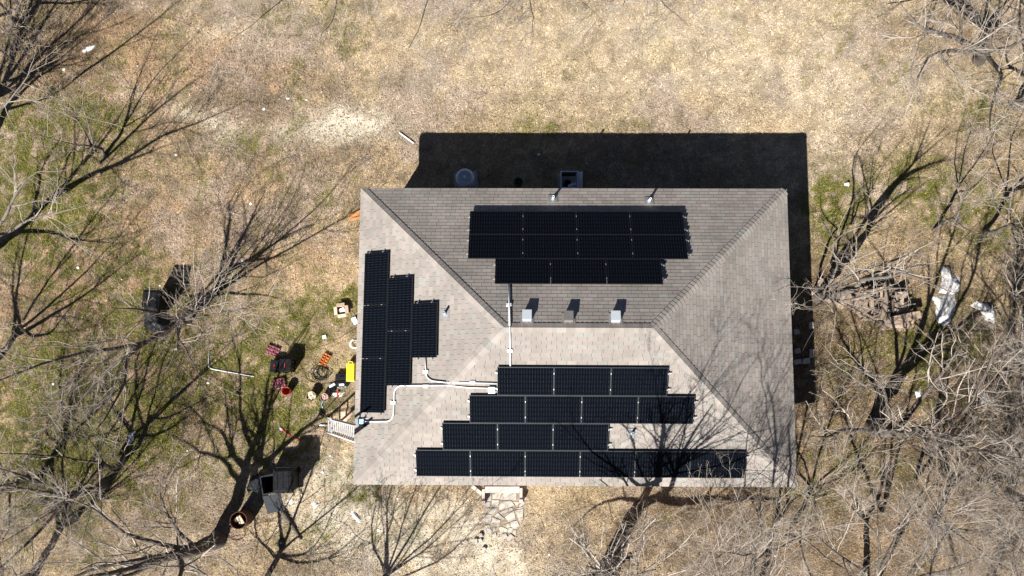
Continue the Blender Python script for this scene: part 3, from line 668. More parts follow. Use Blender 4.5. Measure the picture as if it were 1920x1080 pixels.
tree('bare tree beside the upright black bin, one limb sweeping to the left edge', 13, G(352, 598), [np.array(G(352, 598)), SH(377, 568, .6), SH(402, 545, 1.3)], [
    (S((402,545,1.3),(430,508,2),(480,480,2.8),(540,440,4),(590,420,5)), .09), (S((430,508,2),(450,455,3),(475,405,4),(498,350,5.2)), .07),
    (S((390,555,1.1),(430,548,1.8),(480,552,2.4),(545,562,3.2)), .06), ([IM(350,600,.7),IM(318,612,2),IM(285,637,2.4),IM(250,645,3.2),IM(170,655,4.6),IM(60,690,6.2),IM(-10,715,7)], .12),
    ([IM(275,640,2.6),IM(242,668,3.6),IM(236,705,4.6),IM(215,760,5.6),IM(190,800,6.4)], .08), ([IM(345,600,1),IM(372,580,2.5),IM(390,560,4),IM(400,520,5.4)], .05), ([IM(345,600,1),IM(380,592,2.2),IM(450,580,3.6),IM(520,570,4.6)], .05)], .9, r0=.17)
tree('bare tree at the left edge with a long branching shadow toward the upper yard', 14, G(-28, 478), [np.array(G(-28, 478)), SH(5, 452, .8), SH(45, 422, 1.6)], [
    (S((45,422,1.6),(100,368,2.8),(150,315,3.8),(195,262,5),(245,185,6.5)), .12), (S((100,368,2.6),(160,332,3.6),(220,305,4.6),(275,285,5.4),(335,262,6.4)), .10),
    (S((30,435,1.3),(95,430,2.2),(150,440,3.2),(230,442,4.4)), .07), (S((60,410,1.8),(72,360,3),(90,300,4.4),(130,240,5.6)), .08), ([IM(0,440,3),IM(40,420,4),IM(100,400,4.6),IM(160,385,5.4)], .06), ([IM(0,420,3),IM(30,360,4.4),IM(70,320,5.6)], .06)], .9, r0=.20)
tree('bare tree just beyond the upper left edge with a shadow reaching the white bag', 15, G(-40, 270), [np.array(G(-40, 270)), SH(-10, 245, .9), SH(12, 205, 1.9)], [
    (S((12,205,1.9),(35,160,3),(60,115,4),(105,55,5.6)), .10), (S((12,205,1.9),(60,160,3.2),(110,125,4.2),(170,100,5.2)), .07), (S((12,205,1.9),(70,190,2.8),(120,170,3.6),(180,120,5)), .05), ([IM(-20,230,2.5),IM(20,180,3.8),IM(60,120,5)], .05)], .9, r0=.16)
tree('bare tree at the woodpile, its dark shadow running up to the right', 16, G(1530, 556), [np.array(G(1530, 556)), SH(1556, 522, .7), SH(1585, 490, 1.4)], [
    (S((1585,490,1.4),(1622,442,2.3),(1640,395,3),(1672,350,4),(1715,300,5),(1745,225,6.5)), .12), (S((1640,400,2.9),(1690,335,4.1),(1740,312,5),(1800,300,5.8)), .08),
    ([IM(1545,548,1.2),IM(1590,520,2),IM(1625,500,3.2),IM(1690,480,4.4),IM(1760,470,5.4)], .08), ([IM(1550,550,1),IM(1545,560,2.4),IM(1525,578,3),IM(1485,572,3.8)], .05), ([IM(1548,550,1),IM(1580,570,2.6),IM(1660,545,3.6),IM(1720,545,4.6)], .06),
    ([IM(1548,552,1),IM(1565,580,2.6),IM(1530,610,3.2),IM(1500,660,3.8)], .045), ([IM(1545,550,1.4),IM(1570,500,3),IM(1560,460,4),IM(1610,420,5)], .05)], .62, r0=.17)
tree('slender arched tree leaning between the house shadow and the woodpile', 17, G(1526, 546), [np.array(G(1526, 546)), SH(1538, 510, .7), SH(1545, 480, 1.3)], [
    (S((1545,480,1.3),(1556,447,2.1),(1570,428,2.6),(1600,418,3.2)), .055), (S((1570,428,2.6),(1545,400,3.2),(1538,350,4.2)), .03), (S((1596,420,3.1),(1600,370,4),(1602,300,5.2)), .035)], .6, r0=.06, twig=.6)
tree('big bare tree right of the house, its broad shadow pointing at the white sheet', 18, G(1640, 800), [np.array(G(1640, 800)), SH(1652, 755, 1.0), SH(1690, 700, 2.0)], [
    (S((1690,700,2.0),(1712,650,3),(1738,570,4.5),(1735,480,6)), .14), (S((1690,700,2.0),(1740,650,3),(1782,600,4),(1815,540,5.2)), .13), (S((1672,715,1.7),(1692,640,3.2),(1690,560,4.8)), .08),
    (S((1655,745,1.2),(1600,672,2.5),(1578,640,3.3),(1553,592,4.2)), .08), ([IM(1670,800,1.2),IM(1720,806,3),IM(1800,780,4.2),IM(1835,735,5.2),IM(1870,660,6.4)], .11), ([IM(1690,800,2),IM(1760,830,3.8),IM(1840,840,5),IM(1910,850,6)], .10),
    ([IM(1670,790,2),IM(1650,725,3.2),IM(1620,700,4.2),IM(1570,690,5)], .06), ([IM(1690,795,2),IM(1740,740,4),IM(1780,690,5.4),IM(1820,640,6.6)], .09)], .85, r0=.26)
tree('bare tree at the lower right whose thin straight shadow ends beneath the big crown', 19, G(1622, 1085), [np.array(G(1622, 1085)), SH(1626, 1030, .9), SH(1624, 975, 1.8)], [
    (S((1624,975,1.8),(1650,915,2.8),(1655,850,4.0),(1660,780,5.2)), .08), (S((1624,975,1.8),(1600,930,3),(1560,900,4)), .05), ([IM(1640,1090,2),IM(1650,1020,3.4),IM(1600,950,4.6),IM(1540,900,5.4)], .06), ([IM(1640,1090,2),IM(1560,1020,3.6),IM(1500,960,4.6)], .06), ([IM(1640,1090,2),IM(1680,1000,4),IM(1700,920,5)], .06)], 1.0, r0=.11)
tree('bare tree at the bottom right with a double shadow below the dense twigs', 20, G(1640, 1100), [np.array(G(1640, 1100)), SH(1660, 1050, .9), SH(1688, 1000, 1.8)], [
    (S((1688,1000,1.8),(1705,960,2.8),(1740,900,4),(1745,840,5)), .08), (S((1688,1000,1.8),(1740,930,3.2),(1770,880,4.4)), .06), ([IM(1700,1090,3),IM(1740,1020,4.2),IM(1760,960,5.2),IM(1800,900,6)], .07), ([IM(1700,1090,3),IM(1790,1060,4.2),IM(1870,1020,5.2)], .07)], 1.1, r0=.12)
AT = auto_tree
AT('thin bare tree at the left with greenery round its foot', 31, 195, 292, 4.6, 1.4, 4, (.2,.2), .25, .8, .07)
AT('short bare tree below the left edge thicket, shadow passing the white scrap', 32, 198, 908, 6.0, 2.4, 5, (-.8,-.6), .35, .9, .14)
AT('bare tree in the bottom left corner', 33, 60, 1080, 6.5, 3.0, 7, (-.2,.4), .3, 1.3, .14, 1.3)
AT('bare tree among the green weeds at the lower left', 34, 70, 905, 6.0, 2.6, 5, (0,.1), .3, 1.0, .11)
AT('bare tree low on the left between the sweeping limb and the weeds', 35, 235, 860, 5.5, 2.2, 5, (-.3,-.2), .3, .9, .09)
AT('many stemmed bare tree in the top left corner', 36, 40, 40, 5.5, 2.6, 6, (.5,-.5), .2, 1.0, .10)
AT('bare tree above the top edge left of the middle, drooping limbs', 37, 640, -85, 5.5, 3.6, 7, (0,-2.4), .3, 1.0, .075)
AT('bare tree above the top edge near the middle', 38, 830, -100, 5.5, 3.4, 7, (0,-2.6), .3, 1.0, .075)
AT('bare tree above the top edge right of the middle', 39, 1010, -85, 5.5, 3.2, 7, (0,-2.4), .3, 1.0, .075)
AT('bare tree above the top edge with pale twigs over the straw grass', 40, 1170, -75, 5, 2.8, 6, (-.2,-2.0), .3, 1.0, .075)
tree('spreading bare tree in the top right corner with heavy crooked limbs', 41, G(1835, 112), [np.array(G(1835, 112)), IM(1842, 106, 1.0), IM(1848, 98, 1.9)], [
    ([IM(1848,98,1.9),IM(1792,66,3),IM(1738,50,4),IM(1692,2,5)], .12), ([IM(1846,100,1.8),IM(1785,94,3.2),IM(1745,98,4),IM(1716,142,4.8)], .09), ([IM(1848,98,1.9),IM(1862,55,3.6),IM(1882,0,5)], .09),
    ([IM(1848,98,1.9),IM(1878,140,3.4),IM(1868,190,4.4),IM(1862,250,5.4)], .09), ([IM(1848,98,1.9),IM(1900,88,3.4),IM(1955,60,5)], .08), ([IM(1800,70,2.9),IM(1800,30,4),IM(1780,-20,5.2)], .06)], 1.0, r0=.18)
AT('second bare tree crowding the top right corner', 42, 1905, 200, 6.0, 2.8, 6, (-.6,-.4), .25, .9, .12)
AT('slim bare tree with a straight shadow, right of the slanting trunk shadow', 43, 1750, 432, 4.8, 1.4, 4, (.2,.2), .35, .8, .06)
AT('slim bare tree at the right edge above the white sheet', 44, 1845, 436, 5.6, 2.0, 5, (.2,-.1), .3, 1.0, .08)
AT('bare tree at the right edge beside the scraps of white plastic', 45, 1900, 560, 6.0, 2.4, 5, (-.5,-.3), .3, 1.0, .12)
AT('bare tree with pale dense twigs at the right edge, level with the dark bin', 46, 1860, 760, 7.0, 3.0, 7, (.2,.3), .25, 1.35, .15, 1.3)
AT('bare tree at the right edge in the lower thicket', 47, 1890, 930, 6.5, 3.0, 7, (-.4,.2), .25, 1.35, .14, 1.3)
AT('bare tree with fanning twigs between the house corner and the right thicket', 48, 1745, 985, 6.5, 2.8, 7, (-.3,.2), .25, 1.35, .13, 1.3)
AT('bare tree in the bottom right corner', 49, 1850, 1095, 6.5, 3.0, 6, (0,.2), .25, 1.0, .13)
AT('small bare tree whose pale twigs touch the lower right roof corner', 50, 1475, 1010, 5.2, 2.3, 6, (.1,.9), .3, 1.1, .09)
tree('bare tree at the bottom edge whose twig shadows soften the lower right roof corner', 52, G(1425, 1090), [np.array(G(1425, 1090)), SH(1438, 1045, .9), SH(1450, 990, 1.8)], [
    (S((1450,990,1.8),(1458,945,2.7),(1462,922,3.2))+Rr((1452,880,5.6),(1448,820,6.6),(1436,730,8.0)), .075), (S((1450,990,1.8),(1476,940,3.0))+Rr((1475,900,4.8),(1470,840,6.0),(1478,770,7.2)), .06),
    (S((1445,1005,1.5),(1420,960,2.8))+Rr((1395,905,5.0),(1400,850,6.2),(1395,790,7.2)), .055), (S((1450,990,1.8),(1490,935,3.2),(1540,900,4.2)), .05)], .85, r0=.12, twig=.9)
AT('bare tree below the bottom edge casting the fan shaped shadow on the sandy ground', 53, 680, 1150, 6.4, 2.3, 9, (.2,.1), .22, 1.0, .085)
AT('bare tree at the bottom edge right of the burn barrel', 54, 480, 1120, 5.6, 2.6, 6, (-.2,.3), .3, .9, .11)
AT('thin sapling in the sun right of the house shadow', 55, 1600, 420, 3.4, .7, 3, (0,0), .4, .6, .025, .5)
AT('bare tree beyond the left edge in the middle of the thicket', 56, -30, 700, 6.0, 2.8, 6, (.6,0), .3, .9, .13)
AT('bare tree beyond the left edge throwing soft shadows over the top left corner', 58, -90, 300, 8.5, 3.0, 7, (.3,.5), .35, 1.0, .16)

# ------------------------------------------------------------------ things in the yard
def on(px, py): p = G(px, py); p.z = float(height(np.array([p.x]), np.array([p.y]))[0]); return p
def bin_(px, py, rz, label, m, lid='shut', w_=.56, d_b=.66, h=1.05, cat='bin', group='wheeled bins in the yard'):
    o = empty('wheeled_bin', on(px, py), rz, label, cat, group)
    b = MB(); t0, t1 = .40, .5
    bx = [(-w_*.42, -d_b*.36), (w_*.42, -d_b*.36), (w_*.42, d_b*.36), (-w_*.42, d_b*.36)]; tx = [(-w_/2, -d_b/2), (w_/2, -d_b/2), (w_/2, d_b/2), (-w_/2, d_b/2)]; ix = [(x*.92, y*.92) for x, y in tx]
    v = [(x, y, .04) for x, y in bx]+[(x, y, h) for x, y in tx]+[(x, y, h) for x, y in ix]+[(x*.9, y*.9, .12) for x, y in bx]
    b.add(v, [(3,2,1,0)]+[(i, (i+1) % 4, 4+(i+1) % 4, 4+i) for i in range(4)]+[(4+i, 4+(i+1) % 4, 8+(i+1) % 4, 8+i) for i in range(4)]+[(8+i, 8+(i+1) % 4, 12+(i+1) % 4, 12+i) for i in range(4)]+[(12,13,14,15)])
    b.obj('bin_body', m, o, bevel=.012)
    rim = MB()
    for (c, dd) in (((0,-d_b/2-.01,h-.03),(w_+.06,.03,.05)),((0,d_b/2+.01,h-.03),(w_+.06,.03,.05)),((-w_/2-.01,0,h-.03),(.03,d_b-.01,.05)),((w_/2+.01,0,h-.03),(.03,d_b-.01,.05))): rim.box(c, dd)
    rim.obj('rim', m, o, bevel=.006)
    MB().tube([(-w_*.4, d_b/2+.09, h-.02), (w_*.4, d_b/2+.09, h-.02)], .016, 8).obj('handle', m, o)
    for s in (-1, 1): MB().lathe([(.02,-.03),(.11,-.03),(.11,.03),(.02,.03)], 16).obj('wheel', M['black_plastic'], o, (s*w_*.42, d_b*.4, .11), (0, math.pi/2, 0))
    lm = MB(); ld = d_b+.06
    lm.add([(-w_/2-.03,-ld,0),(w_/2+.03,-ld,0),(w_/2+.03,0,0),(-w_/2-.03,0,0),(-w_/2+.06,-ld+.09,.06),(w_/2-.06,-ld+.09,.06),(w_/2-.06,-.09,.06),(-w_/2+.06,-.09,.06)], [(3,2,1,0),(4,5,6,7),(0,1,5,4),(1,2,6,5),(2,3,7,6),(3,0,4,7)])
    for sx in (-.3, 0, .3): lm.box((sx*w_, -ld/2, .068), (.03, ld*.66, .018))
    ang = 0 if lid == 'shut' else lid
    lm.obj('lid', m, o, (0, d_b/2+.05, h+.012), (ang, 0, 0), bevel=.008)
    return o
bin_(306, 570, math.radians(-3), 'tall black wheeled bin with its long shadow, beside the sweeping bare limb', M['black_plastic'])
bin_(547, 897, math.radians(2), 'large black wheeled bin with shut lid, right one of the pair left of the house', M['black_plastic'], w_=.64, d_b=.74, h=1.1)
bin_(520, 903, math.radians(192), 'grey lidded bin lying open beside the large black bin', M['grey_plastic'], lid=math.radians(-200), w_=.56, d_b=.6, h=.95)
bin_(487, 905, math.radians(-20), 'small grey lidded bin left of the two large bins, mostly in tree shade', M['grey_plastic'], w_=.34, d_b=.44, h=.5)

def heap(name, outline, hgt, m, label, cat, seed=1, rings=7, rough=.25, smooth=True):
    pts = [on(*p) for p in outline]; c = sum(pts, Vector())/len(pts); r = random.Random(seed)
    o_pts = []
    for i in range(len(pts)):
        a, b = pts[i], pts[(i+1) % len(pts)]
        for t in (0, .25, .5, .75): o_pts.append((a*(1-t)+b*t)-c+Vector((r.uniform(-.02,.02), r.uniform(-.02,.02), 0)))
    n = len(o_pts); v = []; f = []
    for j in range(rings):
        t = 1-j/rings; z = hgt*(1-t**2.2)
        for i, p in enumerate(o_pts):
            q = p*t; nz = float(vnoise(np.array([q.x*5+seed*3.3+50]), np.array([q.y*5+50]))[0]-.4)*rough*min(1, (1-t)*3+.3)
            v.append((q.x, q.y, max(.006, z+nz*hgt*2 if j else .004)))
    v.append((0, 0, hgt))
    for j in range(rings-1):
        for i in range(n): f.append((j*n+i, j*n+(i+1) % n, (j+1)*n+(i+1) % n, (j+1)*n+i))
    for i in range(n): f.append(((rings-1)*n+i, (rings-1)*n+(i+1) % n, len(v)-1))
    o = MB().add(v, f).obj(name, m, None, c, smooth=smooth); return tag(o, label, cat)
heap('tarp_heap', [(272,582),(305,578),(318,590),(322,612),(310,622),(284,622),(268,612)], .35, M['tarp_black'], 'crumpled black sheet heaped at the foot of the tall black bin', 'tarp', 3, rough=.5)
heap('white_sheet', [(1762,500),(1775,499),(1783,512),(1800,520),(1800,545),(1788,552),(1760,550),(1764,528)], .22, M['sheet'], 'crumpled dirty white sheet under the twigs, upper piece', 'sheet', 5, rough=.6)
heap('white_sheet', [(1744,556),(1790,552),(1792,575),(1784,598),(1778,612),(1765,612),(1754,600),(1752,570)], .18, M['sheet'], 'flat dirty white sheet striped by trunk shadows, lower piece', 'sheet', 6, rough=.5)
heap('plastic_scrap', [(1818,572),(1832,564),(1850,570),(1868,590),(1864,606),(1846,600),(1838,585)], .2, M['sheet'], 'torn white plastic scraps right of the white sheet', 'plastic scraps', 7, rough=.9)
heap('white_bag', [(154,97),(162,88),(180,84),(176,92),(164,98),(158,102)], .07, M['white_plastic'], 'small crumpled white bag near the upper left corner', 'bag', 8, rough=.6)
heap('white_rag', [(1582,346),(1588,340),(1593,343),(1592,350)], .12, M['white_plastic'], 'small white scrap with its shadow on the straw right of the house', 'scrap', 9)
heap('white_rag', [(655,960),(662,957),(678,975),(676,980),(668,976)], .07, M['white_plastic'], 'torn white sheet scrap on the sandy ground below the left eave', 'scrap', 10, rough=.6)
heap('paper_scrap', [(582,945),(590,939),(598,946),(590,954)], .03, M['sheet'], 'flat pale scrap between the bins and the house corner', 'scrap', 11)
heap('paper_scrap', [(538,938),(548,936),(552,944),(542,946)], .02, M['sheet'], 'faded pale scrap on the grass just below the large black bin', 'scrap', 12)
heap('black_rag', [(516,1022),(525,1008),(535,1012),(536,1022),(526,1030)], .1, M['tarp_black'], 'small black crumpled bag beside the dead branch, bottom left', 'rag', 13, rough=.7)
heap('white_rag', [(242,812),(250,808),(252,822),(244,836),(238,832)], .06, M['white_plastic'], 'white scrap beside the trunk shadow at the lower left', 'scrap', 14)
heap('white_rag', [(1714,732),(1726,730),(1728,742),(1718,746)], .06, M['white_plastic'], 'white scrap at the foot of the big tree right of the house', 'scrap', 15)
heap('white_rag', [(1836,738),(1848,736),(1852,752),(1840,758)], .08, M['white_plastic'], 'white scrap half hidden in the twigs near the right edge', 'scrap', 16)
rr_ = random.Random(77)
LITTER = [((470,382),'on open straw between the house corner and the left trees'),((444,364),'just below the bright dirt streak left of the house'),((455,490),'in the tree shadow above the organisers'),((430,398),'on straw above the fanned tree shadow'),
 ((330,290),'at the tip of the long branching shadow on the left'),((146,502),'in the shadow web near the left edge'),((228,524),'left of the tall black bin'),((300,536),'touching the upper end of the tall black bin'),((258,124),'among shadow tips in the upper left yard'),((100,720),'under the sweeping limb near the left edge'),
 ((330,655),'below the crumpled black sheet'),((352,845),'in open ground between the lower left trees'),((390,718),'below the bend of the long white pipe'),((604,886),'between the bin shadow and the house corner'),((710,994),'on the fan shaped shadow below the roof'),((1453,1042),'beside the trunk shadow at the bottom right'),
 ((1030,1040),'on the ground left of the slanting trunk'),((745,935),'on the sandy soil left of the porch'),((190,925),'at the foot of a tree in the lower left thicket'),((495,205),'on the dry lawn left of the bare patch'),((540,185),'on the dry lawn above the bare patch, left one of two'),((575,188),'on the dry lawn above the bare patch, right one of two'),
 ((1010,290),'in the house shadow above the green bucket'),((1100,306),'in the house shadow right of the opened air conditioner'),((620,855),'on grass by the left eave below the ladder'),((120,130),'beside the white bag in the upper left')]
for (x, y), where in LITTER:
    s = rr_.uniform(.04, .08); a = rr_.uniform(0, 3)
    MBx = MB().prism([(s*math.cos(a+t)*rr_.uniform(.6, 1), s*math.sin(a+t)*rr_.uniform(.4, .9)) for t in (0, 1.1, 2.3, 3.4, 4.6, 5.5)], .0, .03, .008)
    tag(MBx.obj('litter_scrap', M['white_plastic'], None, on(x, y)), 'tiny white scrap '+where, 'litter', 'tiny white scraps across the yard')

# burn barrel
o = empty('burn_barrel', on(461, 970), 0, 'open rusty barrel with pale boards inside, below the bins', 'barrel')
MB().lathe([(.0,.02),(.28,.02),(.29,.3),(.28,.32),(.29,.58),(.28,.6),(.29,.84),(.275,.84),(.27,.3),(0,.28)], 26).obj('barrel_body', M['rust'], o, smooth=False)
MB().box((.03, -.02, .7), (.16, .34, .03), .5, .25).obj('board', M['cream'], o); MB().box((-.08, .05, .66), (.12, .3, .03), -.7, -.3).obj('board', M['wood3'], o)
o = empty('iron_hoop', on(444, 1000), 0, 'rusty iron hoop lying against the barrel', 'hoop'); MB().tube([(.3*math.cos(a*math.pi/9), .24*math.sin(a*math.pi/9), .03) for a in range(19)], .012, 6).obj('ring', M['rust'], o)
b = MB(); P = [on(x, y)+Vector((0, 0, .05)) for x, y in ((430,985),(455,950),(478,925))]; b.tube([p-P[0] for p in P], [.035, .03, .02], 7)
tag(b.obj('wooden_pole', M['wood'], None, P[0]), 'long grey pole running from the barrel to the small grey bin', 'pole')
P = [on(x, y)+Vector((0, 0, .05)) for x, y in ((522,948),(534,965),(548,985),(565,1012))]; b = MB().tube([p-P[0] for p in P], [.07,.09,.07,.04], 8); tag(b.obj('dead_branch', M['bark'], None, P[0], smooth=True), 'thick dead branch lying on the grass below the bins', 'branch')
# pipes and sticks on the ground
def ground_tube(name, pts, r, m, label, cat, z=.03, n=8, sm=.12):
    P = smooth_path([on(*p)+Vector((0, 0, z)) for p in pts], sm) if len(pts) > 2 else [on(*p)+Vector((0, 0, z)) for p in pts]
    return tag(MB().tube([p-P[0] for p in P], r, n).obj(name, m, None, P[0], smooth=True), label, cat)
ground_tube('white_pipe', [(393,659),(391,688),(398,692),(477,706)], .019, M['white_plastic'], 'long bent white pipe lying on the grass left of the tool boxes', 'pipe', .04)
ground_tube('white_pipe', [(749,249),(776,269)], .03, M['white_plastic'], 'short straight white pipe near the corner of the house shadow', 'pipe', .04)
ground_tube('white_pipe', [(600,797),(614,797)], .03, M['white_plastic'], 'short white pipe at the foot of the ladder', 'pipe', .05)
o = empty('bolt_cutter', on(545, 817), 0, 'long red handled cutters lying beside the bin shadow', 'tool')
q = on(545, 817)
MB().bar(on(528, 805)-q+Vector((0,0,.03)), on(546, 818)-q+Vector((0,0,.03)), .03, .03).obj('handle', M['red'], o); MB().bar(on(548, 818.5)-q+Vector((0,0,.03)), on(566, 828)-q+Vector((0,0,.03)), .03, .03).obj('handle', M['red'], o)
MB().bar(on(524, 802)-q+Vector((0,0,.03)), on(530, 807)-q+Vector((0,0,.03)), .07, .03).obj('jaw', M['galv'], o)
def board(pts, wd, th, m, label, name='board', cat='board', z=.02):
    a, b_ = on(*pts[0]), on(*pts[1]); c = (a+b_)/2+Vector((0, 0, z+th/2)); d = b_-a
    return tag(MB().box((0, 0, 0), (d.length, wd, th)).obj(name, m, None, c, (0, 0, math.atan2(d.y, d.x)), bevel=.004), label, cat)
board([(655,407),(686,395)], .16, .03, M['redwood'], 'orange board poking out from under the left eave, upper one of two', z=.05)
board([(657,413),(688,405)], .10, .03, M['redwood'], 'orange board poking out from under the left eave, lower one of two')
# cartons and small things near the eave
def open_box(px, py, rz, sx, sy, h, m, label, cat='box', name='open_box', inner=None, t=.012):
    o = empty(name, on(px, py), rz, label, cat); b = MB()
    b.box((0, 0, t/2), (sx, sy, t)); 
    for (c, dd) in (((0,-sy/2+t/2,h/2+t/2),(sx,t,h-t)),((0,sy/2-t/2,h/2+t/2),(sx,t,h-t)),((-sx/2+t/2,0,h/2+t/2),(t,sy-2*t,h-t)),((sx/2-t/2,0,h/2+t/2),(t,sy-2*t,h-t))): b.box(c, dd)
    b.obj('box_walls', m, o); return o
o = open_box(642, 583, .15, .30, .30, .26, M['card'], 'open pale cardboard box with flaps folded out, left of the eave')
for (c, dd, rx_, ry_) in (((0,-.2,.24),(.29,.12,.008),.35,0),((0,.2,.24),(.29,.12,.008),-.35,0),((-.2,0,.24),(.12,.29,.008),0,-.35),((.2,0,.24),(.12,.29,.008),0,.35)): MB().box(c, dd, 0, rx_, ry_).obj('flap', M['card'], o)
MB().box((0,0,.14),(.22,.16,.04),.3).obj('contents', M['white_plastic'], o)
board([(662,604),(670,600)], .26, .02, M['white_plastic'], 'white panel offcut half hidden under the left eave', 'white_board', 'board', .1)
board([(605,633),(612,631)], .13, .05, M['white_plastic'], 'small square white box lying alone on the grass', 'white_box', 'box', .01)
o = empty('cable_coil', on(664, 645), 0, 'coil of white cable beside the left eave', 'cable coil')
for i in range(4): MB().tube([((.17-.015*i)*math.cos(a*math.pi/12)+.01*i, (.17-.012*i)*math.sin(a*math.pi/12), .03+.015*i) for a in range(25)], .007, 5).obj('loop', M['white_plastic'], o)
def organiser(px, py, rz, sx, sy, nx_, ny_, m, edge, label):
    o = empty('parts_organiser', on(px, py), rz, label, 'organiser'); o['group'] = 'open parts organisers on the grass'
    MB().box((0, 0, .02), (sx, sy, .04)).obj('tray', edge, o, bevel=.006)
    r = random.Random(px)
    for i in range(nx_):
        for j in range(ny_):
            cx, cy = -sx/2+(i+.5)*sx/nx_, -sy/2+(j+.5)*sy/ny_
            b = MB(); wx, wy, h = sx/nx_-.014, sy/ny_-.014, r.uniform(.06, .085)
            b.box((0,0,.005), (wx, wy, .01))
            for (c, dd) in (((0,-wy/2+.003,h/2+.004),(wx,.006,h-.01)),((0,wy/2-.003,h/2+.004),(wx,.006,h-.01)),((-wx/2+.003,0,h/2+.004),(.006,wy-.012,h-.01)),((wx/2-.003,0,h/2+.004),(.006,wy-.012,h-.01))): b.box(c, dd)
            b.box((0,0,.022),(wx*.7,wy*.6,.02))
            b.obj('bin_cup', m if r.random() < .75 else edge, o, (cx, cy, .041))
    return o
organiser(512, 658, math.radians(-20), .46, .34, 4, 3, M['pink'], M['pink_edge'], 'pink and purple parts organiser above the black tool cases')
organiser(524, 719, math.radians(14), .44, .34, 4, 3, M['pink'], M['pink_edge'], 'pink parts organiser below the black tool cases beside the red bucket')
organiser(610, 674, math.radians(62), .42, .28, 4, 2, M['orange'], M['orange'], 'orange compartment tray standing alone near the eave')
def tool_case(px, py, rz, sx, sy, h, label, accent, lid_open=False, m=None):
    m = m or M['black_plastic']; o = empty('tool_case', on(px, py), rz, label, 'tool case', 'tool cases on the grass')
    MB().box((0, 0, h*.4), (sx, sy, h*.8)).obj('case_body', m, o, bevel=.02)
    MB().box((0, 0, h*.9+.002), (sx+.012, sy+.012, h*.2)).obj('lid', m, o, bevel=.015)
    MB().tube([(-.07,-.0,h+.005),(-.07,0,h+.04),(.07,0,h+.04),(.07,0,h+.005)], .012, 6).obj('handle', accent, o)
    for s in (-1, 1): MB().box((s*sx*.3, -sy/2-.012, h*.75), (.05, .02, .07)).obj('latch', accent, o)
    return o
tool_case(519, 687, math.radians(85), .44, .30, .30, 'black tool case with red handle, left one of the touching pair', M['red'])
tc = tool_case(543, 686, math.radians(88), .44, .40, .62, 'tall black rolling tool case with raised handle, right one of the pair', M['red'])
MB().tube([(-.12,.17,.6),(-.12,.17,1.45),(.12,.17,1.45),(.12,.17,.6)], .013, 6).obj('pull_handle', M['black_plastic'], tc)
for s in (-1, 1): MB().lathe([(0,-.02),(.08,-.02),(.08,.02),(0,.02)], 14).obj('wheel', M['black_plastic'], tc, (s*.23, .17, .08), (0, math.pi/2, 0))
tool_case(643, 707, math.radians(2), .44, .22, .22, 'black hard case beside the yellow box, upper one', M['black_plastic'])
tc = tool_case(642, 720, math.radians(4), .42, .20, .16, 'black hard case with a white label, lower one beside the yellow box', M['white_plastic'])
MB().box((0,-.03,.163),(.18,.09,.006)).obj('label_plate', M['white_plastic'], tc)
o = empty('yellow_box', on(659, 698), 0, 'bright yellow plastic box half under the left eave', 'box')
MB().box((0.03,0,.17),(.30,.66,.34)).obj('box_body', M['yellow'], o, bevel=.03); MB().box((.03,0,.35),(.26,.58,.02)).obj('lid', M['yellow'], o, bevel=.008); MB().tube([(-.04,.3,.36),(-.04,.36,.38),(.1,.36,.38),(.1,.3,.36)], .014, 6).obj('handle', M['yellow'], o)
def bucket(px, py, r, h, m, label, fill=None, rim=None):
    o = empty('bucket', on(px, py), 0, label, 'bucket', 'buckets near the tools')
    MB().lathe([(0,.0),(r*.82,.0),(r,h),(r*1.06,h),(r*1.06,h-.03),(r*1.02,h-.03),(r*1.0,h)][:4]+[(r*.96,h),(r*.8,.03),(0,.02)], 22).obj('bucket_body', m, o, smooth=False)
    MB().tube([(r*1.05*math.cos(a), r*1.05*math.sin(a)*.9-.02, h-.03-.10*math.sin(a)) for a in [i*math.pi/10 for i in range(11)]], .005, 5).obj('handle', M['galv'], o)
    if fill:
        MB().lathe([(0,0),(r*.9,0),(r*.9,.02),(0,.03)], 18, (0,0,h*.72)).obj('contents', fill[0], o)
        q = random.Random(int(px)); 
        for i in range(6): MB().box((q.uniform(-r*.4,r*.4), q.uniform(-r*.4,r*.4), h*.8+q.uniform(-.02,.05)), (r*.7, r*.22, .04), q.uniform(0,3), q.uniform(-.3,.3)).obj('contents', fill[i % len(fill)], o)
    return o
bucket(541, 733, .145, .36, M['red'], 'empty bright red bucket beside the pink organiser')
bucket(587, 743, .17, .34, M['cream'], 'cream bucket filled with pale offcuts, left one of two', [M['cream'], M['card'], M['white_plastic']])
bucket(611, 745, .14, .30, M['cream'], 'worn bucket filled with pinkish scraps, right one of two', [M['pink_edge'], M['card'], M['wood']])
bucket(972, 345, .15, .34, M['green_dark'], 'dark green bucket in the house shadow above the upper eave')
bucket(1164, 352, .07, .2, M['white_plastic'], 'tiny white pail in the house shadow close to the upper eave')
o = empty('power_tool', on(624, 722), .5, 'white and black cordless power tool beside the hard cases', 'power tool')
MB().tube([(-.12,0,.08),(.1,0,.08)], .05, 10).obj('tool_body', M['white_plastic'], o); MB().box((-.02,-.1,.06),(.05,.16,.05),.2).obj('grip', M['black_plastic'], o); MB().box((-.03,-.19,.06),(.1,.07,.08),.2).obj('battery', M['black_plastic'], o)
o = empty('power_tool', on(634, 738), 1.6, 'red and white tool lying below the hard cases', 'power tool')
MB().tube([(-.12,0,.06),(.08,0,.06)], .04, 10).obj('tool_body', M['red'], o); MB().box((0,.09,.05),(.05,.14,.05)).obj('grip', M['white_plastic'], o)
o = empty('power_tool', on(604, 776), .9, 'small black tool lying beside the ladder foot', 'power tool')
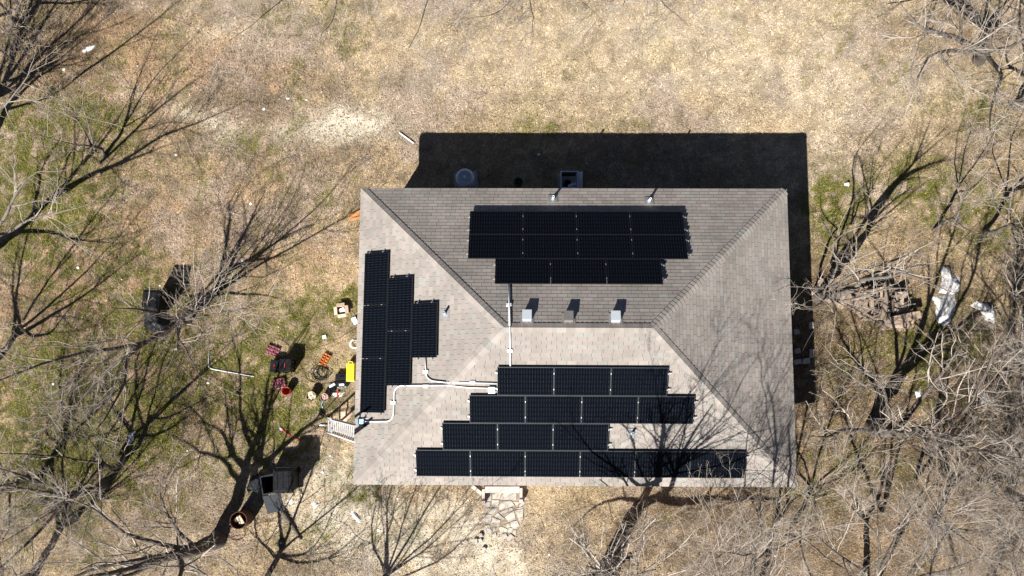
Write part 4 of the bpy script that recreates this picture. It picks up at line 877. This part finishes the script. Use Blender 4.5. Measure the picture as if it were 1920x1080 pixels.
MB().box((0,0,.06),(.14,.2,.1)).obj('tool_body', M['black_plastic'], o, bevel=.02); MB().box((.02,.12,.06),(.04,.1,.05)).obj('grip', M['black_plastic'], o)
ground_tube('blue_cord', [(606,765),(602,758),(608,750)], .02, M['blue'], 'short piece of blue strap below the buckets', 'strap')
o = empty('hose_coil', on(597, 700), 0, 'loose coil of black hose between the tool cases and the eave', 'hose coil')
q = random.Random(5)
for i in range(7):
    cx, cy, ra, rb = q.uniform(-.12,.2), q.uniform(-.08,.05), q.uniform(.17,.3), q.uniform(.16,.24)
    MB().tube([(cx+ra*math.cos(a*math.pi/12), cy+rb*math.sin(a*math.pi/12), .02+.022*i+.02*math.sin(a)) for a in range(25)], .011, 6).obj('loop', M['black_hose'], o)
ground_tube('brown_cable_run', [(500,637),(514,633),(530,638),(548,655),(562,683),(574,708),(580,716),(606,720),(622,718)], .009, M['cord'], 'thin brown cord looping from the organiser past the black hose', 'cord', .02, 5, .2)
ground_tube('brown_cable_run', [(570,658),(590,654),(615,646),(640,632),(668,615)], .008, M['cord'], 'thin reddish cord running across the grass to the left eave', 'cord', .02, 5, .2)
heap('cardboard_sheet', [(636,772),(652,762),(662,775),(650,790),(640,792)], .07, M['card'], 'crumpled cardboard under the ladder', 'cardboard', 21)
heap('paper_scrap', [(622,738),(632,732),(646,735),(640,744),(626,746)], .06, M['sheet'], 'pale crumpled wrapping beside the power tools', 'scrap', 22, rough=.8)
# ladder leaning on the left eave
o = empty('extension_ladder', on(616, 797), 0, 'aluminium extension ladder leaning on the left eave', 'ladder')
q = on(616, 797); A1, A2 = on(614, 783)-q, on(614, 811)-q; tz = 3.75
B1, B2 = Vector(IM(666, 796, tz))-q, Vector(IM(664, 829, tz))-q
up = (B1-A1).normalized(); side = (A1-A2).normalized(); nrm = up.cross(side)
for (a, b_) in ((A1, B1), (A2, B2)):
    MB().bar(a, b_, .03, .075, nrm).obj('rail', M['alu'], o)
    c = side*.035*(1 if a is A1 else -1); MB().bar(a.lerp(b_, .22)-c+nrm*.05, b_+up*.2-c+nrm*.05, .026, .06, nrm).obj('fly_rail', M['alu'], o)
    MB().box(a+Vector((0,0,.02)), (.1,.06,.03)).obj('foot', M['black_plastic'], o)
for i in range(14):
    t = (i+.6)/14.2; a, b_ = A1.lerp(B1, t), A2.lerp(B2, t); MB().bar(a, b_, .045, .03, nrm).obj('rung', M['alu'], o)
    if False: MB().bar(a.lerp(b_, .06)+nrm*.05+up*.09, b_.lerp(a, .06)+nrm*.05+up*.09, .035, .026, nrm).obj('rung', M['alu'], o)
# condensers behind the house
o = empty('air_conditioner', on(874, 343), .1, 'round topped air conditioner on its slab in the house shadow', 'air conditioner')
MB().box((0,-.1,.04),(.85,1.0,.08)).obj('slab', M['concrete'], o, bevel=.01)
MB().lathe([(0,.08),(.33,.08),(.33,.62),(.31,.66),(.24,.69),(.24,.66),(.08,.64),(.08,.70),(0,.71)], 26, (0,.05,0)).obj('casing', M['ac_paint'], o, smooth=False)
for i in range(4): MB().tube([((.10+.04*i)*math.cos(a*math.pi/12), .05+(.10+.04*i)*math.sin(a*math.pi/12), .70) for a in range(25)], .006, 4).obj('fan_guard', M['ac_paint'], o)
MB().box((.0,-.36,.3),(.3,.18,.4)).obj('service_box', M['ac_paint'], o)
o = empty('air_conditioner', on(1066, 345), 0, 'opened square air conditioner with a bare side panel in the house shadow', 'air conditioner')
MB().box((0,0,.03),(.8,.8,.06)).obj('slab', M['concrete'], o)
f = MB()
for x in (-.3,.3):
    for y in (-.3,.3): f.box((x,y,.36),(.04,.04,.6))
for (c, dd) in (((0,-.3,.66),(.64,.04,.04)),((0,.3,.66),(.64,.04,.04)),((-.3,0,.66),(.04,.56,.04)),((.3,0,.66),(.04,.56,.04))): f.box(c, dd)
f.obj('casing', M['ac_paint'], o); MB().box((-.27,0,.35),(.02,.5,.5)).obj('coil', M['mesh_dark'], o); MB().box((0,.27,.35),(.5,.02,.5)).obj('coil', M['mesh_dark'], o)
MB().lathe([(0,.1),(.12,.1),(.12,.4),(0,.42)], 14, (-.05,-.05,0)).obj('compressor', M['black_plastic'], o); MB().box((.1,-.15,.5),(.3,.1,.03),.4).obj('fan_blade', M['ac_paint'], o)
MB().box((.42,0,.3),(.14,.76,.03),0,0,math.radians(-35)).obj('side_panel', M['white_plastic'], o)

# flagstone path, porch step and loose stones
def FZ(x, y): return (840+x/6.75, 880+y/6.75)
STONES = [[(475,290),(552,275),(555,400),(470,400)],[(562,275),(692,275),(652,372),(562,372)],[(705,278),(870,280),(868,385),(664,383)],[(445,412),(540,412),(535,470),(465,475)],[(560,385),(652,388),(633,475),(552,470)],
 [(662,402),(800,397),(850,455),(642,517)],[(830,407),(900,412),(893,458),(870,470)],[(908,440),(975,400),(962,440),(902,480)],[(480,490),(625,490),(575,577),(495,552)],[(645,542),(768,492),(763,530),(705,586)],[(776,490),(815,485),(822,508),(775,532)],
 [(720,602),(833,517),(858,625),(765,660)],[(858,515),(950,497),(950,632),(896,645)],[(445,565),(556,572),(550,640),(520,693),(450,640)],[(566,602),(668,642),(650,715),(543,702)],[(582,590),(630,548),(722,625),(700,637)],
 [(460,702),(520,700),(555,780),(500,800),(460,780)],[(636,727),(670,717),(755,755),(745,790),(670,800)],[(796,662),(875,642),(905,710),(850,750),(792,720)],[(755,792),(775,742),(820,740),(813,798)],[(824,768),(870,765),(855,830),(822,813)],
 [(555,830),(610,785),(615,850),(560,865)],[(682,820),(735,800),(755,857),(700,875)],[(750,862),(790,812),(835,850),(790,895)],[(565,745),(600,735),(600,775),(575,782)],[(736,692),(778,672),(788,725),(745,740)],[(932,345),(1000,350),(985,385),(937,390)],[(872,492),(945,472),(945,488),(882,502)]]
path = MB(); pp = [G(*FZ(*p)) for p in ((470,210),(960,210),(960,500),(930,700),(840,800),(560,800),(455,700),(445,420))]
c0 = pp[0]; path.prism([(p.x-c0.x, p.y-c0.y) for p in pp], -.03, .004, .002)
M['joint'] = mat('path_joint_dirt', (.36,.29,.21), .95, noise=(12, .6, (.25,.2,.13)), bump=(30, .5, .02))
po = tag(path.obj('path', M['joint'], None, (c0.x, c0.y, .022)), 'short flagstone path leading out from the porch step', kind='structure')
sr = random.Random(3); SM = [mat('flagstone', tuple(np.array([.49,.455,.40])*k), .88, noise=(5, .5, (.38,.345,.30)), bump=(25, .4, .01)) for k in (.88, 1.0, 1.1)]
def stone(poly, parent, h=.022, lbl=None):
    P = [G(*p) for p in poly]; c = sum(P, Vector())/len(P); c.z = 0
    pts = []
    for i in range(len(P)):
        a, b_ = P[i]-c, P[(i+1) % len(P)]-c; pts += [(a.x*.99, a.y*.99), ((a.x+b_.x)/2*sr.uniform(.97,1.0), (a.y+b_.y)/2*sr.uniform(.97,1.0))]
    s = MB().prism(pts, 0, h+sr.uniform(-.006,.006), .008).obj('stone', SM[sr.randrange(3)], None)
    if parent: s.parent = parent; s.location = c-parent.location+Vector((0,0,.022+.004))
    else: s.location = c
    return s
for s in STONES: stone([FZ(*p) for p in s], po)
for i, s in enumerate([[(328,878),(372,872),(378,938),(335,942)],[(384,880),(418,868),(438,905),(395,918)],[(392,808),(425,800),(448,848),(400,858)],[(432,990),(462,978),(490,1008),(455,1035)]]):
    x = stone([FZ(*p) for p in s], None, .09)
    x.name = 'loose_stone'; tag(x, ['square pale loose stone, left one of the pair below the path','square pale loose stone, right one of the pair below the path','loose stone nearest the lower left corner of the flagstone path','lowest loose stone on the sandy ground below the path'][i], 'stone')
for i, s in enumerate([[(1487,675),(1500,673),(1502,682),(1488,684)],[(1503,673),(1516,671),(1517,681),(1503,683)],[(1516,655),(1524,655),(1524,670),(1516,672)],[(1487,618),(1496,617),(1498,626),(1488,628)],[(1488,655),(1498,652),(1500,662),(1488,664)],[(1515,605),(1523,604),(1524,616),(1515,617)]]):
    x = stone(s, None, .12); x.name = 'edging_stone'; tag(x, ['grey edging stone at the corner of the shaded ring, nearest the eave','grey edging stone in the shaded row, second from the eave','grey edging stone standing at the outer corner of the shaded ring','grey edging stone highest up the eave in the right hand shadow','grey edging stone just above the shaded row beside the eave','grey edging stone at the outer edge of the shadow under pale twigs'][i], 'stone', 'edging stones in the right hand shadow')
M['porch'] = mat('faded_pink_white_paint', (.60,.51,.45), .6, noise=(9, .5, (.48,.38,.33)))
o = empty('porch_step', on(947, 925), 0, 'white painted wooden porch frame sticking out under the lower eave', 'porch frame')
q = on(947, 925)
def pb(a, b_, wd, th, z, name): a, b_ = on(*a)-q, on(*b_)-q; a.z = b_.z = z; MB().bar(a, b_, wd, th).obj(name, M['porch'], o)
pb((907,916), (907,941), .09, .16, .2, 'side_rail'); pb((977,914), (977,938), .09, .16, .2, 'side_rail'); pb((910,919), (974,919), .14, .06, .22, 'step_board'); pb((910,914), (974,914), .12, .06, .30, 'step_board'); pb((885,911),(904,926), .12, .05, .12, 'brace')
for (x, y) in ((907,941),(977,938)): p_ = on(x, y)-q; MB().box(p_+Vector((0,0,.16)), (.12,.12,.36)).obj('post', M['porch'], o)

# woodpile: split logs, every one its own object
lr = random.Random(9)
ORDW = 'first second third fourth fifth sixth seventh eighth ninth tenth eleventh twelfth thirteenth fourteenth fifteenth sixteenth seventeenth'.split()
def logmesh(kind, L, r):
    b = MB()
    if kind == 0: b.tube([(-L/2,0,0),(L/2,0,0)], r, 8)
    elif kind == 1:
        a = [0, .5, 1.0, 1.57]; pts = [(0,0)]+[(r*1.4*math.cos(t), r*1.4*math.sin(t)) for t in a]; n = len(pts)
        b.add([(-L/2, y-.3*r, z-.3*r) for y, z in pts]+[(L/2, y-.3*r, z-.3*r) for y, z in pts], [tuple(range(n))[::-1], tuple(range(n, 2*n))]+[(i, (i+1) % n, n+(i+1) % n, n+i) for i in range(n)])
    else:
        pts = [(math.cos(t)*r*1.2, math.sin(t)*r*1.2) for t in (0,.6,1.2,1.9,2.5,3.14)]; n = len(pts)
        b.add([(-L/2, y, z-.3*r) for y, z in pts]+[(L/2, y, z-.3*r) for y, z in pts], [tuple(range(n))[::-1], tuple(range(n, 2*n))]+[(i, (i+1) % n, n+(i+1) % n, n+i) for i in range(n)])
    return b
LM = [[logmesh(k, L, r).mesh('log', m) for k, L, r in ((0,.42,.05),(1,.45,.085),(2,.42,.07),(1,.36,.06),(2,.5,.08),(0,.5,.035))] for m in (M['wood'], M['wood2'], M['wood3'])]
def log(p, yaw, pit, label, group, sc=1.0, mi=None, roll=None):
    mi = lr.choice((0,0,1,1,2)) if mi is None else mi; o = link('split_log', LM[mi][lr.randrange(6)], None, p, (lr.uniform(0,6.28) if roll is None else roll, pit, yaw)); o.scale = (sc,)*3
    return tag(o, label, 'log', group)
def inpoly(x, y, poly):
    c = False; n = len(poly)
    for i in range(n):
        (x1, y1), (x2, y2) = poly[i], poly[(i+1) % n]
        if (y1 > y) != (y2 > y) and x < (x2-x1)*(y-y1)/(y2-y1)+x1: c = not c
    return c
heap_poly = [(1600,545),(1640,535),(1672,545),(1700,575),(1704,600),(1702,618),(1676,614),(1640,602),(1612,594),(1600,575)]
cnt = 0
while cnt < 185:
    x, y = lr.uniform(1590,1710), lr.uniform(530,625)
    if not inpoly(x, y, heap_poly): continue
    e = min(abs(x-1595), abs(1708-x), 40)/40; z = lr.uniform(.06, .12+.45*e); p = on(x, y); p.z += z
    log(p, lr.gauss(.9, .7), lr.uniform(-.35,.35), 'split log lying loose in the tumbled right part of the woodpile', 'split logs tumbled in the woodpile', lr.uniform(.7,1.2)); cnt += 1
for lay in range(3):
    for i in range(17):
        t = i/16; x, y = 1574+t*44, 557+t*26; p = on(x+lr.uniform(-1,1), y+lr.uniform(-1,1)); p.z += .06+lay*.1
        log(p, math.radians(62)+lr.uniform(-.06,.06), lr.uniform(-.05,.05), f'{ORDW[i]} split log from the left in the {["bottom","middle","top"][lay]} layer of the neat stacked row', 'split logs in the neat stacked row', .85, roll=lr.uniform(-.4,.4))
for (x, y, a, L, wd, mi, lb) in ((1555,566,-26,1.0,.14,2,'flat weathered plank left of the neat log row'),(1533,540,75,.7,.2,2,'thick pale slab standing near the house shadow by the woodpile'),(1685,598,12,1.1,.26,2,'broad pale slab of bark at the lower right of the woodpile'),(1648,572,75,1.2,.18,0,'long brown plank across the middle of the woodpile'),(1530,556,-40,.5,.16,2,'short pale block at the left end of the woodpile')):
    p = on(x, y); p.z += .12 if x < 1600 else .55
    tag(MB().box((0,0,0),(L,wd,.07)).obj('plank', (M['wood'],M['wood2'],M['wood3'])[mi], None, p, (.08,.06,math.radians(a)), bevel=.008), lb, 'plank')
